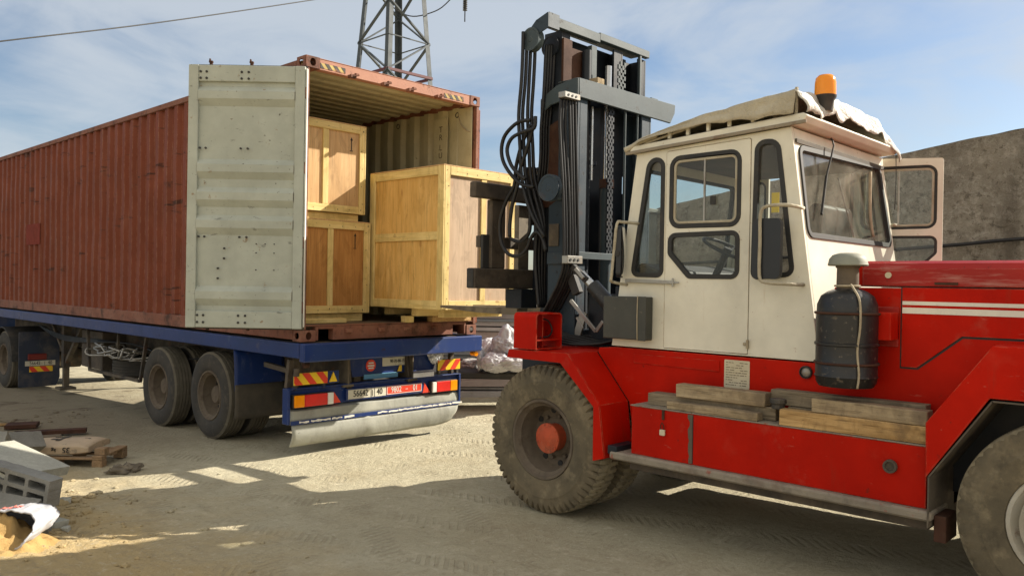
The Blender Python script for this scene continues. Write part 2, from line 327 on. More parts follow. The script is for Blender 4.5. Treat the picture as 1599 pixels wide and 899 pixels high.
Mt['silver']=surf('crumpled_foil_tape',(.72,.73,.76),[((.35,.33,.3),8,.5,.7,.5)],rough=.35,bump=(.8,22,.01))
Mt['flap']=surf('dusty_black_flap',(.050,.046,.038),[((.15,.12,.085),2.5,.4,.7,.6)],rough=.8)
Mt['canvas']=surf('dusty_beige_canvas',(.50,.455,.345),[((.34,.29,.20),3,.4,.7,.6),((.16,.12,.08),9,.62,.75,.45),((.28,.22,.14),2,.55,.7,.5,(1,.3,3))],rough=.85,bump=(1.0,11,.035))
Mt['canvasw']=surf('creased_white_tarpaulin',(.60,.585,.53),[((.44,.41,.33),5,.45,.72,.5),((.2,.16,.1),14,.64,.72,.5)],rough=.6,bump=(1.0,9,.05))
Mt['seatm']=surf('black_vinyl_seat',(.03,.03,.03),rough=.5)
Mt['wirem']=surf('dark_wire',(.02,.02,.02),rough=.6,bump=None)
def wood(name, a, b, dark, sc=1.0, rough=.7, knots=.6, axis=0, grime=None):
    g=G(name); st=[9,9,9]; st[axis]=.7
    c=g.mix(g.rng(g.noise(2.2*sc,8,.6,tuple(st),(0,0,0),(0,0,0),.6),.3,.72), a, b)
    c=g.mix(g.rng(g.noise(1.3*sc,4,.6),.4,.75,0,.6), c, [x*.68 for x in a])
    c=g.mix(g.rng(g.noise(2.2,7,.7,(1.5,1.5,.6),(0,0,0),(8,3,1),2.2),.52,.60,0,.35), c, [x*.62 for x in a])
    c=g.mix(g.rng(g.noise(30,3,.6),.70,.74,0,.6), c, dark)
    st3=[26,26,26]; st3[axis]=1.1
    c=g.mix(g.rng(g.noise(2.4*sc,5,.6,tuple(st3),(0,0,0),(1,6,3)),.54,.68,0,.45 if not grime else .8), c, [x*.45 for x in a])
    st2=[4,4,4]; st2[axis]=1.6
    c=g.mix(g.rng(g.noise(2.6*sc,2,.4,tuple(st2),(0,0,0),(3,1,7)),.70,.78,0,knots), c, dark)
    if grime: c=g.mix(g.rng(g.noise(4,7,.65,(1,1,1),(0,0,0),(5,2,9)),grime[1],grime[2],0,grime[3]), c, grime[0])
    g.L(c,g.b.inputs['Base Color']); g.b.inputs['Roughness'].default_value=rough; g.b.inputs['Specular IOR Level'].default_value=.3
    g.L(g.bump(g.noise(4*sc,8,.7,tuple(st)),.35,.004),g.b.inputs['Normal']); return g.mat
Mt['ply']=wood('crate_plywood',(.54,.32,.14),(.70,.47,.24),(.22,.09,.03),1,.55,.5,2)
Mt['ply_shade']=wood('shaded_orange_plywood',(.64,.37,.10),(.84,.56,.22),(.30,.12,.03),1,.5,.5,2)  # large crate's side faces: orange tone of their shade put into the colour
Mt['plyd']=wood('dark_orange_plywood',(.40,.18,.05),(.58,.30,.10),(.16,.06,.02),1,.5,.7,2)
Mt['ply_lit']=wood('sunlit_pink_plywood',(.48,.345,.235),(.58,.43,.30),(.40,.22,.12),1,.6,.5,2)  # large crate's front: pale tone of the sun put into the plywood colour
for k,ax in (('x',0),('y',1),('z',2)): Mt['pine'+k]=wood('pine_batten_'+k,(.68,.50,.18),(.86,.69,.33),(.28,.13,.04),1.4,.6,.8,ax)
Mt['oldy']=wood('weathered_timber',(.27,.20,.115),(.50,.40,.26),(.09,.06,.035),1.6,.9,.7,1,((.16,.12,.08),.48,.62,.75))
Mt['oldg']=wood('grey_weathered_timber',(.17,.135,.09),(.34,.28,.19),(.06,.045,.03),1.6,.9,.7,1,((.13,.10,.07),.48,.64,.7))
Mt['oldo']=wood('orange_split_timber',(.34,.20,.075),(.66,.44,.20),(.07,.04,.02),1.6,.85,.8,1,((.14,.09,.05),.5,.66,.7))
Mt['pallet']=wood('pallet_wood',(.30,.19,.10),(.42,.29,.17),(.12,.07,.04),1.6,.9,.6,0,((.2,.16,.12),.45,.7,.6))
def glass(name='dusty_glass',d0=.004,d1=.05):
    m=bpy.data.materials.new(name); m.use_nodes=True; t=m.node_tree; t.nodes.clear()
    o=t.nodes.new('ShaderNodeOutputMaterial'); tr=t.nodes.new('ShaderNodeBsdfTransparent'); gl=t.nodes.new('ShaderNodeBsdfGlossy')
    df=t.nodes.new('ShaderNodeBsdfDiffuse'); fr=t.nodes.new('ShaderNodeLayerWeight'); pw=t.nodes.new('ShaderNodeMath'); pw.operation='POWER'; pw.inputs[1].default_value=4.5; ma=t.nodes.new('ShaderNodeMath'); ma.operation='MULTIPLY_ADD'; ma.inputs[1].default_value=.9; ma.inputs[2].default_value=.025; m1=t.nodes.new('ShaderNodeMixShader'); m2=t.nodes.new('ShaderNodeMixShader')
    tr.inputs[0].default_value=(.90,.93,.92,1); gl.inputs['Roughness'].default_value=.03; df.inputs[0].default_value=(.5,.46,.38,1); t.links.new(fr.outputs['Facing'],pw.inputs[0]); t.links.new(pw.outputs[0],ma.inputs[0])
    tcn=t.nodes.new('ShaderNodeTexCoord'); n=t.nodes.new('ShaderNodeTexNoise'); n.inputs['Scale'].default_value=3.5; n.inputs['Detail'].default_value=7
    r=t.nodes.new('ShaderNodeMapRange'); 
    for i,v in zip((1,2,3,4),(.40,.85,d0,d1)): r.inputs[i].default_value=v
    t.links.new(tcn.outputs['Object'],n.inputs['Vector']); t.links.new(n.outputs[0],r.inputs[0])
    t.links.new(ma.outputs[0],m1.inputs[0]); t.links.new(tr.outputs[0],m1.inputs[1]); t.links.new(gl.outputs[0],m1.inputs[2])
    t.links.new(r.outputs[0],m2.inputs[0]); t.links.new(m1.outputs[0],m2.inputs[1]); t.links.new(df.outputs[0],m2.inputs[2]); t.links.new(m2.outputs[0],o.inputs[0])
    return m
Mt['glass']=glass(); Mt['wsglass']=glass('dusty_windscreen_glass',.03,.24)
def mirror():
    g=G('mirror_glass'); g.b.inputs['Base Color'].default_value=(.8,.82,.84,1); g.b.inputs['Metallic'].default_value=1; g.b.inputs['Roughness'].default_value=.04; return g.mat
Mt['mirror']=mirror()
def ground_mat():
    g=G('dusty_compacted_ground')
    a=g.rng(g.noise(.55,7,.6),.35,.68); c=g.mix(a,(.43,.39,.275),(.54,.50,.365))
    c=g.mix(g.rng(g.noise(3.1,9,.68),.5,.72,0,.55),c,(.34,.295,.205))
    c=g.mix(g.rng(g.noise(5.2,8,.65,(1,1,1),(0,0,0),(4,9,1)),.56,.72,0,.55),c,(.66,.61,.46))
    c=g.mix(g.rng(g.noise(45,6,.7),.58,.70,0,.5),c,(.29,.235,.155))
    c=g.mix(g.rng(g.noise(80,3,.6,(1,1,1),(0,0,0),(2,5,8)),.66,.71,0,.6),c,(.60,.55,.44))
    # golden sand near the blocks, bottom left
    sep=g.t.nodes.new('ShaderNodeSeparateXYZ'); g.L(g.c.outputs['Object'],sep.inputs[0])
    w=g.math('ADD',g.math('MULTIPLY',g.noise(2.0,6,.6,(1,1,1),(0,0,0),(7,7,7)),1.6),g.math('MULTIPLY',sep.outputs[0],-1.))
    c=g.mix(g.rng(w,2.1,3.2,0,.8),c,(.49,.36,.17))
    # lighter and darker blotches and tyre tread prints
    c=g.mix(g.rng(g.noise(1.1,8,.7,(1,1,1),(0,0,0),(21,3,5)),.50,.66,0,.5),c,(.37,.315,.205))
    c=g.mix(g.rng(g.noise(16,7,.72,(1,1,1),(0,0,0),(2,13,5)),.53,.66,0,.45),c,(.30,.25,.17))
    c=g.mix(g.rng(g.noise(24,6,.7,(1,1,1),(0,0,0),(12,3,15)),.56,.66,0,.4),c,(.64,.60,.47))
    def wave(sc,rot,dist,dsc=1.5):
        w_=g.t.nodes.new('ShaderNodeTexWave'); w_.inputs['Scale'].default_value=sc; w_.inputs['Distortion'].default_value=dist; w_.inputs['Detail Scale'].default_value=dsc; w_.inputs['Detail'].default_value=3
        g.L(g.vec((1,1,1),(0,0,rot)),w_.inputs['Vector']); return w_.outputs['Fac']
    trk=None
    for ra,of in ((R_(28),0),(R_(-14),1)):
        lane=g.rng(wave(.42,ra,1.2,.4),.80,.90); tread=g.rng(wave(5.2,ra+R_(58),1.0,3),.45,.75)
        t_=g.math('MULTIPLY',g.math('MULTIPLY',lane,tread),g.rng(g.noise(1.6,6,.6,(1,1,1),(0,0,0),(of*5,3,of)),.46,.60))
        trk=t_ if trk is None else g.math('MAXIMUM',trk,t_)
    c=g.mix(g.math('MULTIPLY',trk,.30),c,(.30,.255,.175))
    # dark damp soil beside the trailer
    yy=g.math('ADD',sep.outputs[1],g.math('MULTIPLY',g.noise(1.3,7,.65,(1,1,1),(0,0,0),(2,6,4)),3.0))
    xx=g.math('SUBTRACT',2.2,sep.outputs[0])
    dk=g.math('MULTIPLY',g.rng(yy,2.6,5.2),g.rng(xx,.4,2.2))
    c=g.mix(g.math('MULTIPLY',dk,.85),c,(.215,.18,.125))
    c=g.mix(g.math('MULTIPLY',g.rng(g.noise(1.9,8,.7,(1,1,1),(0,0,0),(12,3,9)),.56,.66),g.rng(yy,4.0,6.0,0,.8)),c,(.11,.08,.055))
    # thin dark streaks of scraped dirt, tyre direction
    c=g.mix(g.rng(g.noise(3.0,8,.72,(4.5,.8,1),(0,0,R_(-28)),(6,2,1)),.56,.72,0,.45),c,(.27,.23,.16))
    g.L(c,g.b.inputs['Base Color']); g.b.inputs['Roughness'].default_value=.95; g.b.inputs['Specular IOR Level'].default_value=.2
    h=g.math('SUBTRACT',g.math('ADD',g.math('MULTIPLY',g.noise(9,8,.7),1.),g.math('MULTIPLY',g.noise(70,6,.7),.35)),g.math('MULTIPLY',trk,.22))
    g.L(g.bump(h,1.,.035),g.b.inputs['Normal']); return g.mat
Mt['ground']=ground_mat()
def stone_wall():
    g=G('rough_rubble_wall')
    c=g.mix(g.rng(g.noise(1.1,9,.72),.34,.66),(.29,.25,.195),(.50,.445,.355))
    c=g.mix(g.rng(g.noise(4.2,10,.82,(1,1,1),(0,0,0),(3,1,2),.3),.50,.60,0,.7),c,(.66,.60,.50))
    c=g.mix(g.rng(g.noise(7.5,10,.82,(1,1,1),(0,0,0),(9,4,2),.2),.53,.60,0,.85),c,(.16,.135,.10))
    c=g.mix(g.rng(g.noise(.45,6,.65,(1,1,2.0),(0,0,0),(1,8,2)),.50,.66,0,.45),c,(.26,.235,.19))
    c=g.mix(g.rng(g.noise(.7,6,.65,(1,1,.5),(0,0,0),(4,2,6)),.56,.70,0,.4),c,(.62,.57,.47))
    c=g.mix(g.rng(g.noise(1.6,7,.7,(1,1,.12),(0,0,0),(2,9,6)),.55,.68,0,.5),c,(.15,.125,.095))
    g.L(c,g.b.inputs['Base Color']); g.b.inputs['Roughness'].default_value=.95; g.b.inputs['Specular IOR Level'].default_value=.15
    h=g.math('ADD',g.noise(4.2,10,.82,(1,1,1),(0,0,0),(3,1,2),.3),g.math('MULTIPLY',g.noise(20,8,.75),.5))
    g.L(g.bump(h,1.,.14),g.b.inputs['Normal']); return g.mat
Mt['wall']=stone_wall()
Mt['sheet1']=surf('weathered_grey_sheet',(.42,.415,.40),[((.55,.53,.50),3,.4,.7,.6,(.3,.3,3)),((.28,.25,.22),4,.5,.7,.6)],rough=.6)
Mt['sheet2']=surf('pinkish_grey_sheet',(.46,.39,.36),[((.3,.26,.23),3,.4,.7,.6)],rough=.6)
Mt['sheet3']=surf('bluish_dark_sheet',(.19,.23,.255),[((.3,.3,.3),3,.4,.7,.6)],rough=.5)
PATHS={'hoseA0':[[0.62,-2.406,2.786],[0.62,-2.404,2.567],[0.62,-2.394,2.349],[0.62,-2.37,2.077],[0.62,-2.392,1.8],[0.62,-2.421,1.522],[0.62,-2.524,1.243],[0.62,-2.688,1.021]],'hoseA1':[[0.66,-2.414,2.794],[0.66,-2.412,2.574],[0.66,-2.402,2.355],[0.66,-2.378,2.083],[0.66,-2.4,1.804],[0.66,-2.429,1.526],[0.66,-2.532,1.246],[0.66,-2.653,1.024]],'hoseA2':[[0.7,-2.422,2.801],[0.7,-2.42,2.581],[0.7,-2.41,2.362],[0.7,-2.401,2.086],[0.7,-2.423,1.807],[0.7,-2.452,1.528],[0.7,-2.554,1.247],[0.7,-2.618,1.027]],'hoseA3':[[0.74,-2.438,2.808],[0.74,-2.436,2.587],[0.74,-2.426,2.367],[0.74,-2.41,2.091],[0.74,-2.431,1.811],[0.74,-2.46,1.532],[0.74,-2.563,1.25],[0.74,-2.582,1.03]],'hoseB0':[[0.8,-2.513,2.696],[0.8,-2.508,2.586],[0.8,-2.494,2.257],[0.8,-2.471,1.982],[0.8,-2.47,1.704],[0.8,-2.438,1.484],[0.8,-2.367,1.264],[0.8,-2.355,1.141]],'hoseB1':[[0.83,-2.516,2.702],[0.83,-2.512,2.592],[0.83,-2.497,2.261],[0.83,-2.474,1.986],[0.83,-2.473,1.708],[0.83,-2.441,1.487],[0.83,-2.37,1.266],[0.83,-2.358,1.143]],'hoseB2':[[0.86,-2.52,2.708],[0.86,-2.515,2.598],[0.86,-2.5,2.266],[0.86,-2.477,1.99],[0.86,-2.476,1.711],[0.86,-2.444,1.49],[0.86,-2.374,1.268],[0.86,-2.362,1.145]],'hoseB3':[[0.89,-2.53,2.713],[0.89,-2.526,2.603],[0.89,-2.511,2.27],[0.89,-2.488,1.994],[0.89,-2.487,1.714],[0.89,-2.455,1.492],[0.89,-2.385,1.27],[0.89,-2.373,1.146]],'hoseC0':[[0.66,-2.809,2.175],[0.66,-2.801,1.922],[0.66,-2.848,1.389],[0.66,-2.868,0.834],[0.66,-2.817,0.649],[0.66,-2.749,0.531],[0.66,-2.667,0.41],[0.66,-2.61,0.365]],'hoseC1':[[0.69,-2.812,2.18],[0.69,-2.804,1.926],[0.69,-2.85,1.391],[0.69,-2.87,0.835],[0.69,-2.819,0.649],[0.69,-2.752,0.531],[0.69,-2.669,0.41],[0.69,-2.613,0.365]],'hoseC2':[[0.72,-2.821,2.184],[0.72,-2.813,1.929],[0.72,-2.86,1.393],[0.72,-2.879,0.836],[0.72,-2.828,0.65],[0.72,-2.761,0.531],[0.72,-2.679,0.41],[0.72,-2.623,0.364]],'hoseC3':[[0.75,-2.824,2.189],[0.75,-2.837,1.931],[0.75,-2.863,1.396],[0.75,-2.882,0.837],[0.75,-2.831,0.65],[0.75,-2.764,0.531],[0.75,-2.682,0.41],[0.75,-2.625,0.364]],'hoseC4':[[0.78,-2.827,2.194],[0.78,-2.839,1.935],[0.78,-2.865,1.399],[0.78,-2.885,0.838],[0.78,-2.834,0.651],[0.78,-2.767,0.531],[0.78,-2.685,0.409],[0.78,-2.628,0.364]],'hoseC5':[[0.81,-2.837,2.197],[0.81,-2.849,1.938],[0.81,-2.875,1.401],[0.81,-2.895,0.839],[0.81,-2.844,0.651],[0.81,-2.777,0.531],[0.81,-2.695,0.409],[0.81,-2.639,0.364]],'loop1':[[0.6,-2.524,2.011],[0.6,-2.405,2.015],[0.6,-2.3,1.972],[0.6,-2.217,1.899],[0.6,-2.189,1.79],[0.6,-2.222,1.675],[0.6,-2.325,1.555],[0.6,-2.441,1.475],[0.6,-2.574,1.444]],'loop2':[[0.56,-2.618,2.025],[0.56,-2.606,1.93],[0.56,-2.504,1.915],[0.56,-2.356,1.877],[0.56,-2.297,1.79],[0.56,-2.322,1.689],[0.56,-2.385,1.601],[0.56,-2.514,1.509]],'loop3':[[0.66,-2.47,1.989],[0.66,-2.376,1.834],[0.66,-2.312,1.646],[0.66,-2.293,1.48],[0.66,-2.196,1.346],[0.66,-2.129,1.18],[0.66,-2.141,1.01],[0.66,-2.222,0.895],[0.66,-2.346,0.866],[0.66,-2.45,0.92],[0.66,-2.5,1.017],[0.66,-2.565,1.07],[0.66,-2.631,1.014],[0.66,-2.67,0.905]],'loop4':[[0.62,-2.537,1.947],[0.62,-2.467,1.764],[0.62,-2.396,1.607],[0.62,-2.369,1.471],[0.62,-2.312,1.309],[0.62,-2.286,1.143],[0.62,-2.288,1.032]],'loop5':[[0.7,-2.212,1.027],[0.7,-2.336,0.99],[0.7,-2.433,1.054],[0.7,-2.453,1.17],[0.7,-2.435,1.309],[0.7,-2.402,1.421]],'hoseD0':[[0.78,-2.323,1.648],[0.78,-2.357,1.488],[0.78,-2.408,1.289],[0.78,-2.457,1.091],[0.78,-2.447,0.869],[0.78,-2.468,0.647],[0.78,-2.502,0.425]],'hoseD1':[[0.82,-2.332,1.652],[0.82,-2.367,1.491],[0.82,-2.409,1.292],[0.82,-2.451,1.094],[0.82,-2.449,0.871],[0.82,-2.462,0.647],[0.82,-2.489,0.424]],'hoseD2':[[0.86,-2.342,1.655],[0.86,-2.376,1.494],[0.86,-2.411,1.295],[0.86,-2.446,1.097],[0.86,-2.451,0.872],[0.86,-2.456,0.647],[0.86,-2.476,0.424]],'hoseD3':[[0.9,-2.352,1.659],[0.9,-2.386,1.498],[0.9,-2.413,1.298],[0.9,-2.44,1.099],[0.9,-2.453,0.873],[0.9,-2.451,0.648],[0.9,-2.464,0.423]],'hoseD4':[[0.94,-2.362,1.663],[0.94,-2.396,1.501],[0.94,-2.416,1.301],[0.94,-2.435,1.102],[0.94,-2.456,0.875],[0.94,-2.446,0.648],[0.94,-2.451,0.422]]}
# ------------------------------------------------------------ ground
def g0(y):
    if y<-14: y=-14-(1-math.exp((y+14)/6))*3
    if y<11: return -1.26-.028*(y-1.98)
    return -1.5126-.22*(1-math.exp(-(y-11)/9))
def gz(x,y):
    z=g0(y); r=math.hypot(x+4.4,y+7.1)
    if r<40:
        a=max(0,1-r/40)
        z+=a*(.016*noise.noise((x*.5,y*.5,3))+.004*noise.noise((x*2.1,y*2.1,9)))
        if r<14:
            z+=.0028*noise.noise((x*7,y*7,2))+.0022*noise.noise((x*19,y*19,5))
            lx=max(0,min(1,(-1.3-x)/1.2))*math.exp(-((y+.6)/3.2)**2)
            z+=lx*(.030*noise.noise((x*3.1,y*3.1,14))+.018*noise.noise((x*9,y*9,11))+.008*noise.noise((x*24,y*24,8)))
    z+=.20*math.exp(-((x+3.05)/.55)**2-((y-.05)/.75)**2)+.13*math.exp(-((x+3.3)/.75)**2-((y+1.7)/.8)**2)
    z+=.05*math.exp(-((x+2.2)/.5)**2-((y+.5)/.35)**2)
    # wheel ruts across the yard
    for (cx,cy,ang,w) in ((-.9,-2.9,R_(62),.16),(-.2,-3.6,R_(62),.16),(-1.7,-1.2,R_(78),.14)):
        d=(x-cx)*math.cos(ang)-(y-cy)*math.sin(ang)+.12*math.sin(y*.8)
        if abs(d)<.6: z-=.006*math.exp(-(d/w)**4)*(1+.45*(math.sin(((x-cx)*math.sin(ang)+(y-cy)*math.cos(ang))*62)>.2)*(abs(d)<w*.8)*(noise.noise((x*1.5,y*1.5,7))>-.1))
    return z
def axisvals(lo,hi,step,far):
    v=[lo+i*step for i in range(int((hi-lo)/step)+1)]; s=step; a=v[-1]
    while a<far: s*=1.22; a+=s; v.append(a)
    s=step; a=v[0]
    while a>-far: s*=1.22; a-=s; v.insert(0,a)
    return v
xs=axisvals(-4.2,3.2,.025,900); ys=axisvals(-5.6,3.2,.025,900)
vs=[(x,y,gz(x,y)) for y in ys for x in xs]; nx=len(xs)
fs=[(j*nx+i,j*nx+i+1,(j+1)*nx+i+1,(j+1)*nx+i) for j in range(len(ys)-1) for i in range(nx-1)]
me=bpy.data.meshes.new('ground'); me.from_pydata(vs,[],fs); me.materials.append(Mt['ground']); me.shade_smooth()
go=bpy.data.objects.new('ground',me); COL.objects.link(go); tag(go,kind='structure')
# loose stones and clods: nobody could count them
pb=MB(); rnd=random.Random(3)
def clod(mb,x,y,r,z=None):
    z=gz(x,y) if z is None else z
    bm=bmesh.new(); bmesh.ops.create_icosphere(bm,subdivisions=1,radius=r)
    sx,sy,sz=rnd.uniform(.7,1.3),rnd.uniform(.7,1.3),rnd.uniform(.4,.8)
    vs=[(x+v.co.x*sx*rnd.uniform(.75,1.2),y+v.co.y*sy*rnd.uniform(.75,1.2),z+r*.15+v.co.z*sz) for v in bm.verts]
    mb.add(vs,[[v.index for v in f.verts] for f in bm.faces]); bm.free()
for i in range(420):
    x=rnd.uniform(-4.2,2.6); y=rnd.uniform(-5.6,4.5)
    if -.1<x and y<-2.2: continue
    clod(pb,x,y,abs(rnd.gauss(.004,.006))+.003)
for i in range(260):
    x=rnd.gauss(-2.5,.55); y=rnd.gauss(-.6,.9)
    clod(pb,x,y,abs(rnd.gauss(.006,.009))+.003)
for i in range(160):
    clod(pb,rnd.gauss(-1.6,.8),rnd.gauss(5.2,.7),abs(rnd.gauss(.012,.012))+.004)
for i in range(170):
    clod(pb,rnd.gauss(-2.45,.28),rnd.gauss(-.35,.38),abs(rnd.gauss(.014,.014))+.005)
tag(pb.build('pebbles',Mt['ground'],smooth=False),kind='stuff',label='small clods and pebbles scattered on the dusty ground',cat='pebbles')

# ------------------------------------------------------------ container
CW,CH,CL=2.438,2.896,12.19
con=empty('shipping_container',(0,0,0),'rusty red corrugated shipping container with its doors open on the blue trailer','container')
def corr(y0,y1,period=.278,out=.015,inn=.062):
    pts=[(y0,out)]; y=y0+.04
    while y+period<y1:
        pts+=[(y,out),(y+.085,out),(y+.137,inn),(y+.226,inn)]; y+=period; pts.append((y,out))
    pts.append((y1,out)); return pts
def side(x_of,name):
    m=MB(); P=corr(.15,12.05); zs=[.15,.45,.9,1.3,1.7,2.1,2.5,2.80]
    for lay,(off,mi) in enumerate(((0,0),(.006,1))):
        vs=[]
        for zi,z in enumerate(zs):
            for k,(y,d) in enumerate(P):
                dent=0
                if lay==0:
                    edge_=min(1,(z-.15)/.4,(2.8-z)/.4)
                    dent=.018*noise.noise((y*1.3,z*2.2,4))*edge_; dy=.012*noise.noise((y*.9,z*2.4,8))*edge_
                else:
                    edge_=min(1,(z-.15)/.4,(2.8-z)/.4); dy=.012*noise.noise((y*.9,z*2.4,8))*edge_; dent=.018*noise.noise((y*1.3,z*2.2,4))*edge_
                vs.append((x_of(d+dent+off), y+dy, z))
        n=len(P); f=[(a*n+i,a*n+i+1,(a+1)*n+i+1,(a+1)*n+i) for a in range(len(zs)-1) for i in range(n-1)]
        m.add(vs,f,mi)
    # keep orientation simple: build then no merge between layers
    return m.build(name,[Mt['contred'],Mt['inner']],con)
side(lambda d:d,'side_panel'); side(lambda d:CW-d,'side_panel')
m=MB(); P=[]; y=.12; up=True
zs_=[]
while y<12.05:
    zs_+=[(y,2.862),(y+.09,2.862),(y+.115,2.842),(y+.185,2.842)]; y+=.21
for lay,(dz,mi) in enumerate(((0,0),(-.004,1))):
    vs=[]; 
    for (yy,z) in zs_: vs+=[(.03,yy,z+dz),(CW-.03,yy,z+dz)]
    m.add(vs,[(2*i,2*i+1,2*i+3,2*i+2) for i in range(len(zs_)-1)],mi)
m.build('roof_panel',[Mt['contrust'],Mt['inner']],con)
MB().box(.05,CW-.05,.06,12.1,.13,.165).build('floor',Mt['floor'],con)
m=MB().box(.06,CW-.06,12.08,12.13,.16,2.84); m.build('front_wall',[Mt['contred']],con)
for s in (0,1):
    a,b=(0,.06) if s==0 else (CW-.06,CW)
    MB().box(a,b,.178,12.01,2.80,2.87).build('top_rail',Mt['contrust'],con,bevel=.006)
    MB().box(a+.002,b-.002,.178,12.01,.014,.158).build('bottom_rail',Mt['contrust'],con,bevel=.006)
# inside: flat wall strip by the door and lashing rings
MB().box(CW-.080,CW-.070,.05,.30,.17,2.78).build('wall_strip',Mt['inner'],con,bevel=.004)
MB().box(CW-.080,CW-.070,.50,.76,2.10,2.70).build('marking_panel',Mt['inner'],con,bevel=.002)
for ch,z in (('T',2.56),('R',2.46),('L',2.33),('U',2.23)):
    text(ch,.105,Mt['carr'],con,(CW-.0815,.62,z),(0,-1,0),(0,0,1),ext=.001)
for (y,z) in ((.33,2.74),(1.5,2.74),(.12,2.74)):
    mm_=MB(); mm_.tube([(CW-.07,y+.03*math.cos(t),z-.03+.03*math.sin(t)) for t in [i*PI/6 for i in range(13)]],.006,6); mm_.build('lashing_ring',Mt['black'],con,smooth=True)
MB().tube(smooth_path([(CW-.07,.30,2.74),(CW-.09,.25,2.6),(CW-.09,.14,2.50),(CW-.07,.06,2.47)]),.007,6).build('rope_end',Mt['rope'],con,smooth=True)
# posts, header, sill
def ring(cx,cz,rx,rz,n=16): return [(cx+rx*math.cos(2*PI*i/n),cz+rz*math.sin(2*PI*i/n)) for i in range(n)]
for s in (0,1):
    x0=0 if s==0 else CW-.055
    MB().box(x0+.004,x0+.051,.004,.15,.12,2.78).build('corner_post',Mt['contrust'],con,bevel=.006)
    xc=.0 if s==0 else CW-.16
    MB().box(.01 if s==0 else CW-.11,.11 if s==0 else CW-.01,12.03,12.18,.12,2.78).build('corner_post',Mt['contrust'],con,bevel=.006)
    for z0 in (0,CH-.118):
        for y0 in (0,CL-.178):
            mm_=MB(); e=-.003; f=y0==0
            xa,xb=(0,.162) if s==0 else (CW-.162,CW)
            fy=y0+e if f else y0+.178-e
            # end plate with an oval hole, side plate with an oval hole, closed box behind
            mm_.prism([(xa,z0),(xb,z0),(xb,z0+.118),(xa,z0+.118)],fY,fy,fy+(.012 if f else -.012),holes=[ring((xa+xb)/2,z0+.059,.033,.040)])
            sx=xa+e if s==0 else xb-e
            mm_.prism([(y0+.010,z0),(y0+.168,z0),(y0+.168,z0+.118),(y0+.010,z0+.118)],fX,sx,sx+(.012 if s==0 else -.012),holes=[ring(y0+.09,z0+.059,.040,.033)])
            mm_.box(xa+(.012 if s==0 else .0),xb-(.0 if s==0 else .012),y0+.010,y0+.168,z0,z0+.012)
            mm_.box(xa+(.012 if s==0 else .0),xb-(.0 if s==0 else .012),y0+.010,y0+.168,z0+.106,z0+.118)
            mm_.box(xa if s else xb-.012, xa+.012 if s else xb, y0+.010,y0+.168,z0+.012,z0+.106)
            mm_.build('corner_casting',Mt['contrust'],con,bevel=.003)
m=MB().box(.163,CW-.163,.004,.09,2.775,2.885); m.box(.163,CW-.163,.0,.14,2.885,2.893)
hd=m.build('door_header',Mt['header'],con,bevel=.006)
m=MB().box(.163,.20,.006,.10,.01,.155).box(.38,2.06,.006,.10,.01,.155).box(2.24,CW-.163,.006,.10,.01,.155).box(.20,.38,.006,.10,.125,.155).box(2.06,2.24,.006,.10,.125,.155)
m.box(.056,CW-.056,.002,.12,.156,.166)
m.build('door_sill',Mt['contrust'],con,bevel=.006)
def clipx(poly,x,keep_gt):
    o=[]; n=len(poly)
    for i in range(n):
        a,b=poly[i],poly[(i+1)%n]; ia=(a[0]>=x)==keep_gt; ib=(b[0]>=x)==keep_gt
        if ia:o.append(a)
        if ia!=ib: t=(x-a[0])/(b[0]-a[0]); o.append((x,a[1]+t*(b[1]-a[1])))
    return o
def stripes(x0,x1,z0,z1,w,slant,start=0):
    r=[]; x=x0-abs(slant)*2-w*2+start
    while x<x1+abs(slant)*2+w:
        p=[(x,z0),(x+w,z0),(x+w+slant,z1),(x+slant,z1)]
        p=clipx(clipx(p,x0,True),x1,False)
        if len(p)>2: r.append(p)
        x+=2*w
    return r
for (a,b) in ((.17,.475),(1.86,2.17)):
    m=MB().box(a,b,.0015,.0042,2.797,2.846,0)
    for p in stripes(a,b,2.795,2.850,.05,-.05): m.prism(p,fY,-.0005,.0016,1)
    m.build('hazard_stripes',[surf('worn_hazard_yellow',(.52,.40,.12),[((.36,.17,.10),9,.48,.62,.8)],rough=.7),surf('worn_hazard_black',(.05,.045,.04),[((.36,.17,.10),9,.52,.66,.8)],rough=.7)],hd)
for x in (.56,.99,1.34,1.76):
    m=MB(); m.box(x-.035,x+.035,-.035,.004,2.762,2.80); m.box(x-.055,x-.035,-.06,.004,2.755,2.79); m.box(x+.01,x+.05,-.055,-.02,2.79,2.815); m.bar((x-.05,-.03,2.77),(x+.055,-.05,2.80),.02,.02)
    m.build('lock_keeper',Mt['contrust'],con,bevel=.004)
    MB().box(x-.04,x+.04,-.03,.005,.08,.12).build('lock_keeper',Mt['contrust'],con,bevel=.004)
# left door swung round to face the yard
hx,hy=-.022,-.035
dd=Vector((-.69,.724,0)).normalized(); dn=Vector((-.724,-.69,0)).normalized()   # along the door, outwards to the camera
Z0,Z1,DW=.135,2.762,1.165
def dp(a,z,d): p=Vector((hx,hy,0))+dd*a+dn*d; return (p.x,p.y,z)
door=MB()
prof=[(Z1-.16,.0)]
def ridge(zt,d=.044): return [(zt,0),(zt-.055,d),(zt-.13,d),(zt-.20,0)]
prof+=ridge(2.555)
for zt in (1.825,1.545,1.265): prof+=ridge(zt)
prof+=ridge(.555)[:]
prof.append((Z0+.165,0))
n=len(prof)
vs=[dp(.10,z,d-.012) for z,d in prof]+[dp(DW-.10,z,d-.012) for z,d in prof]
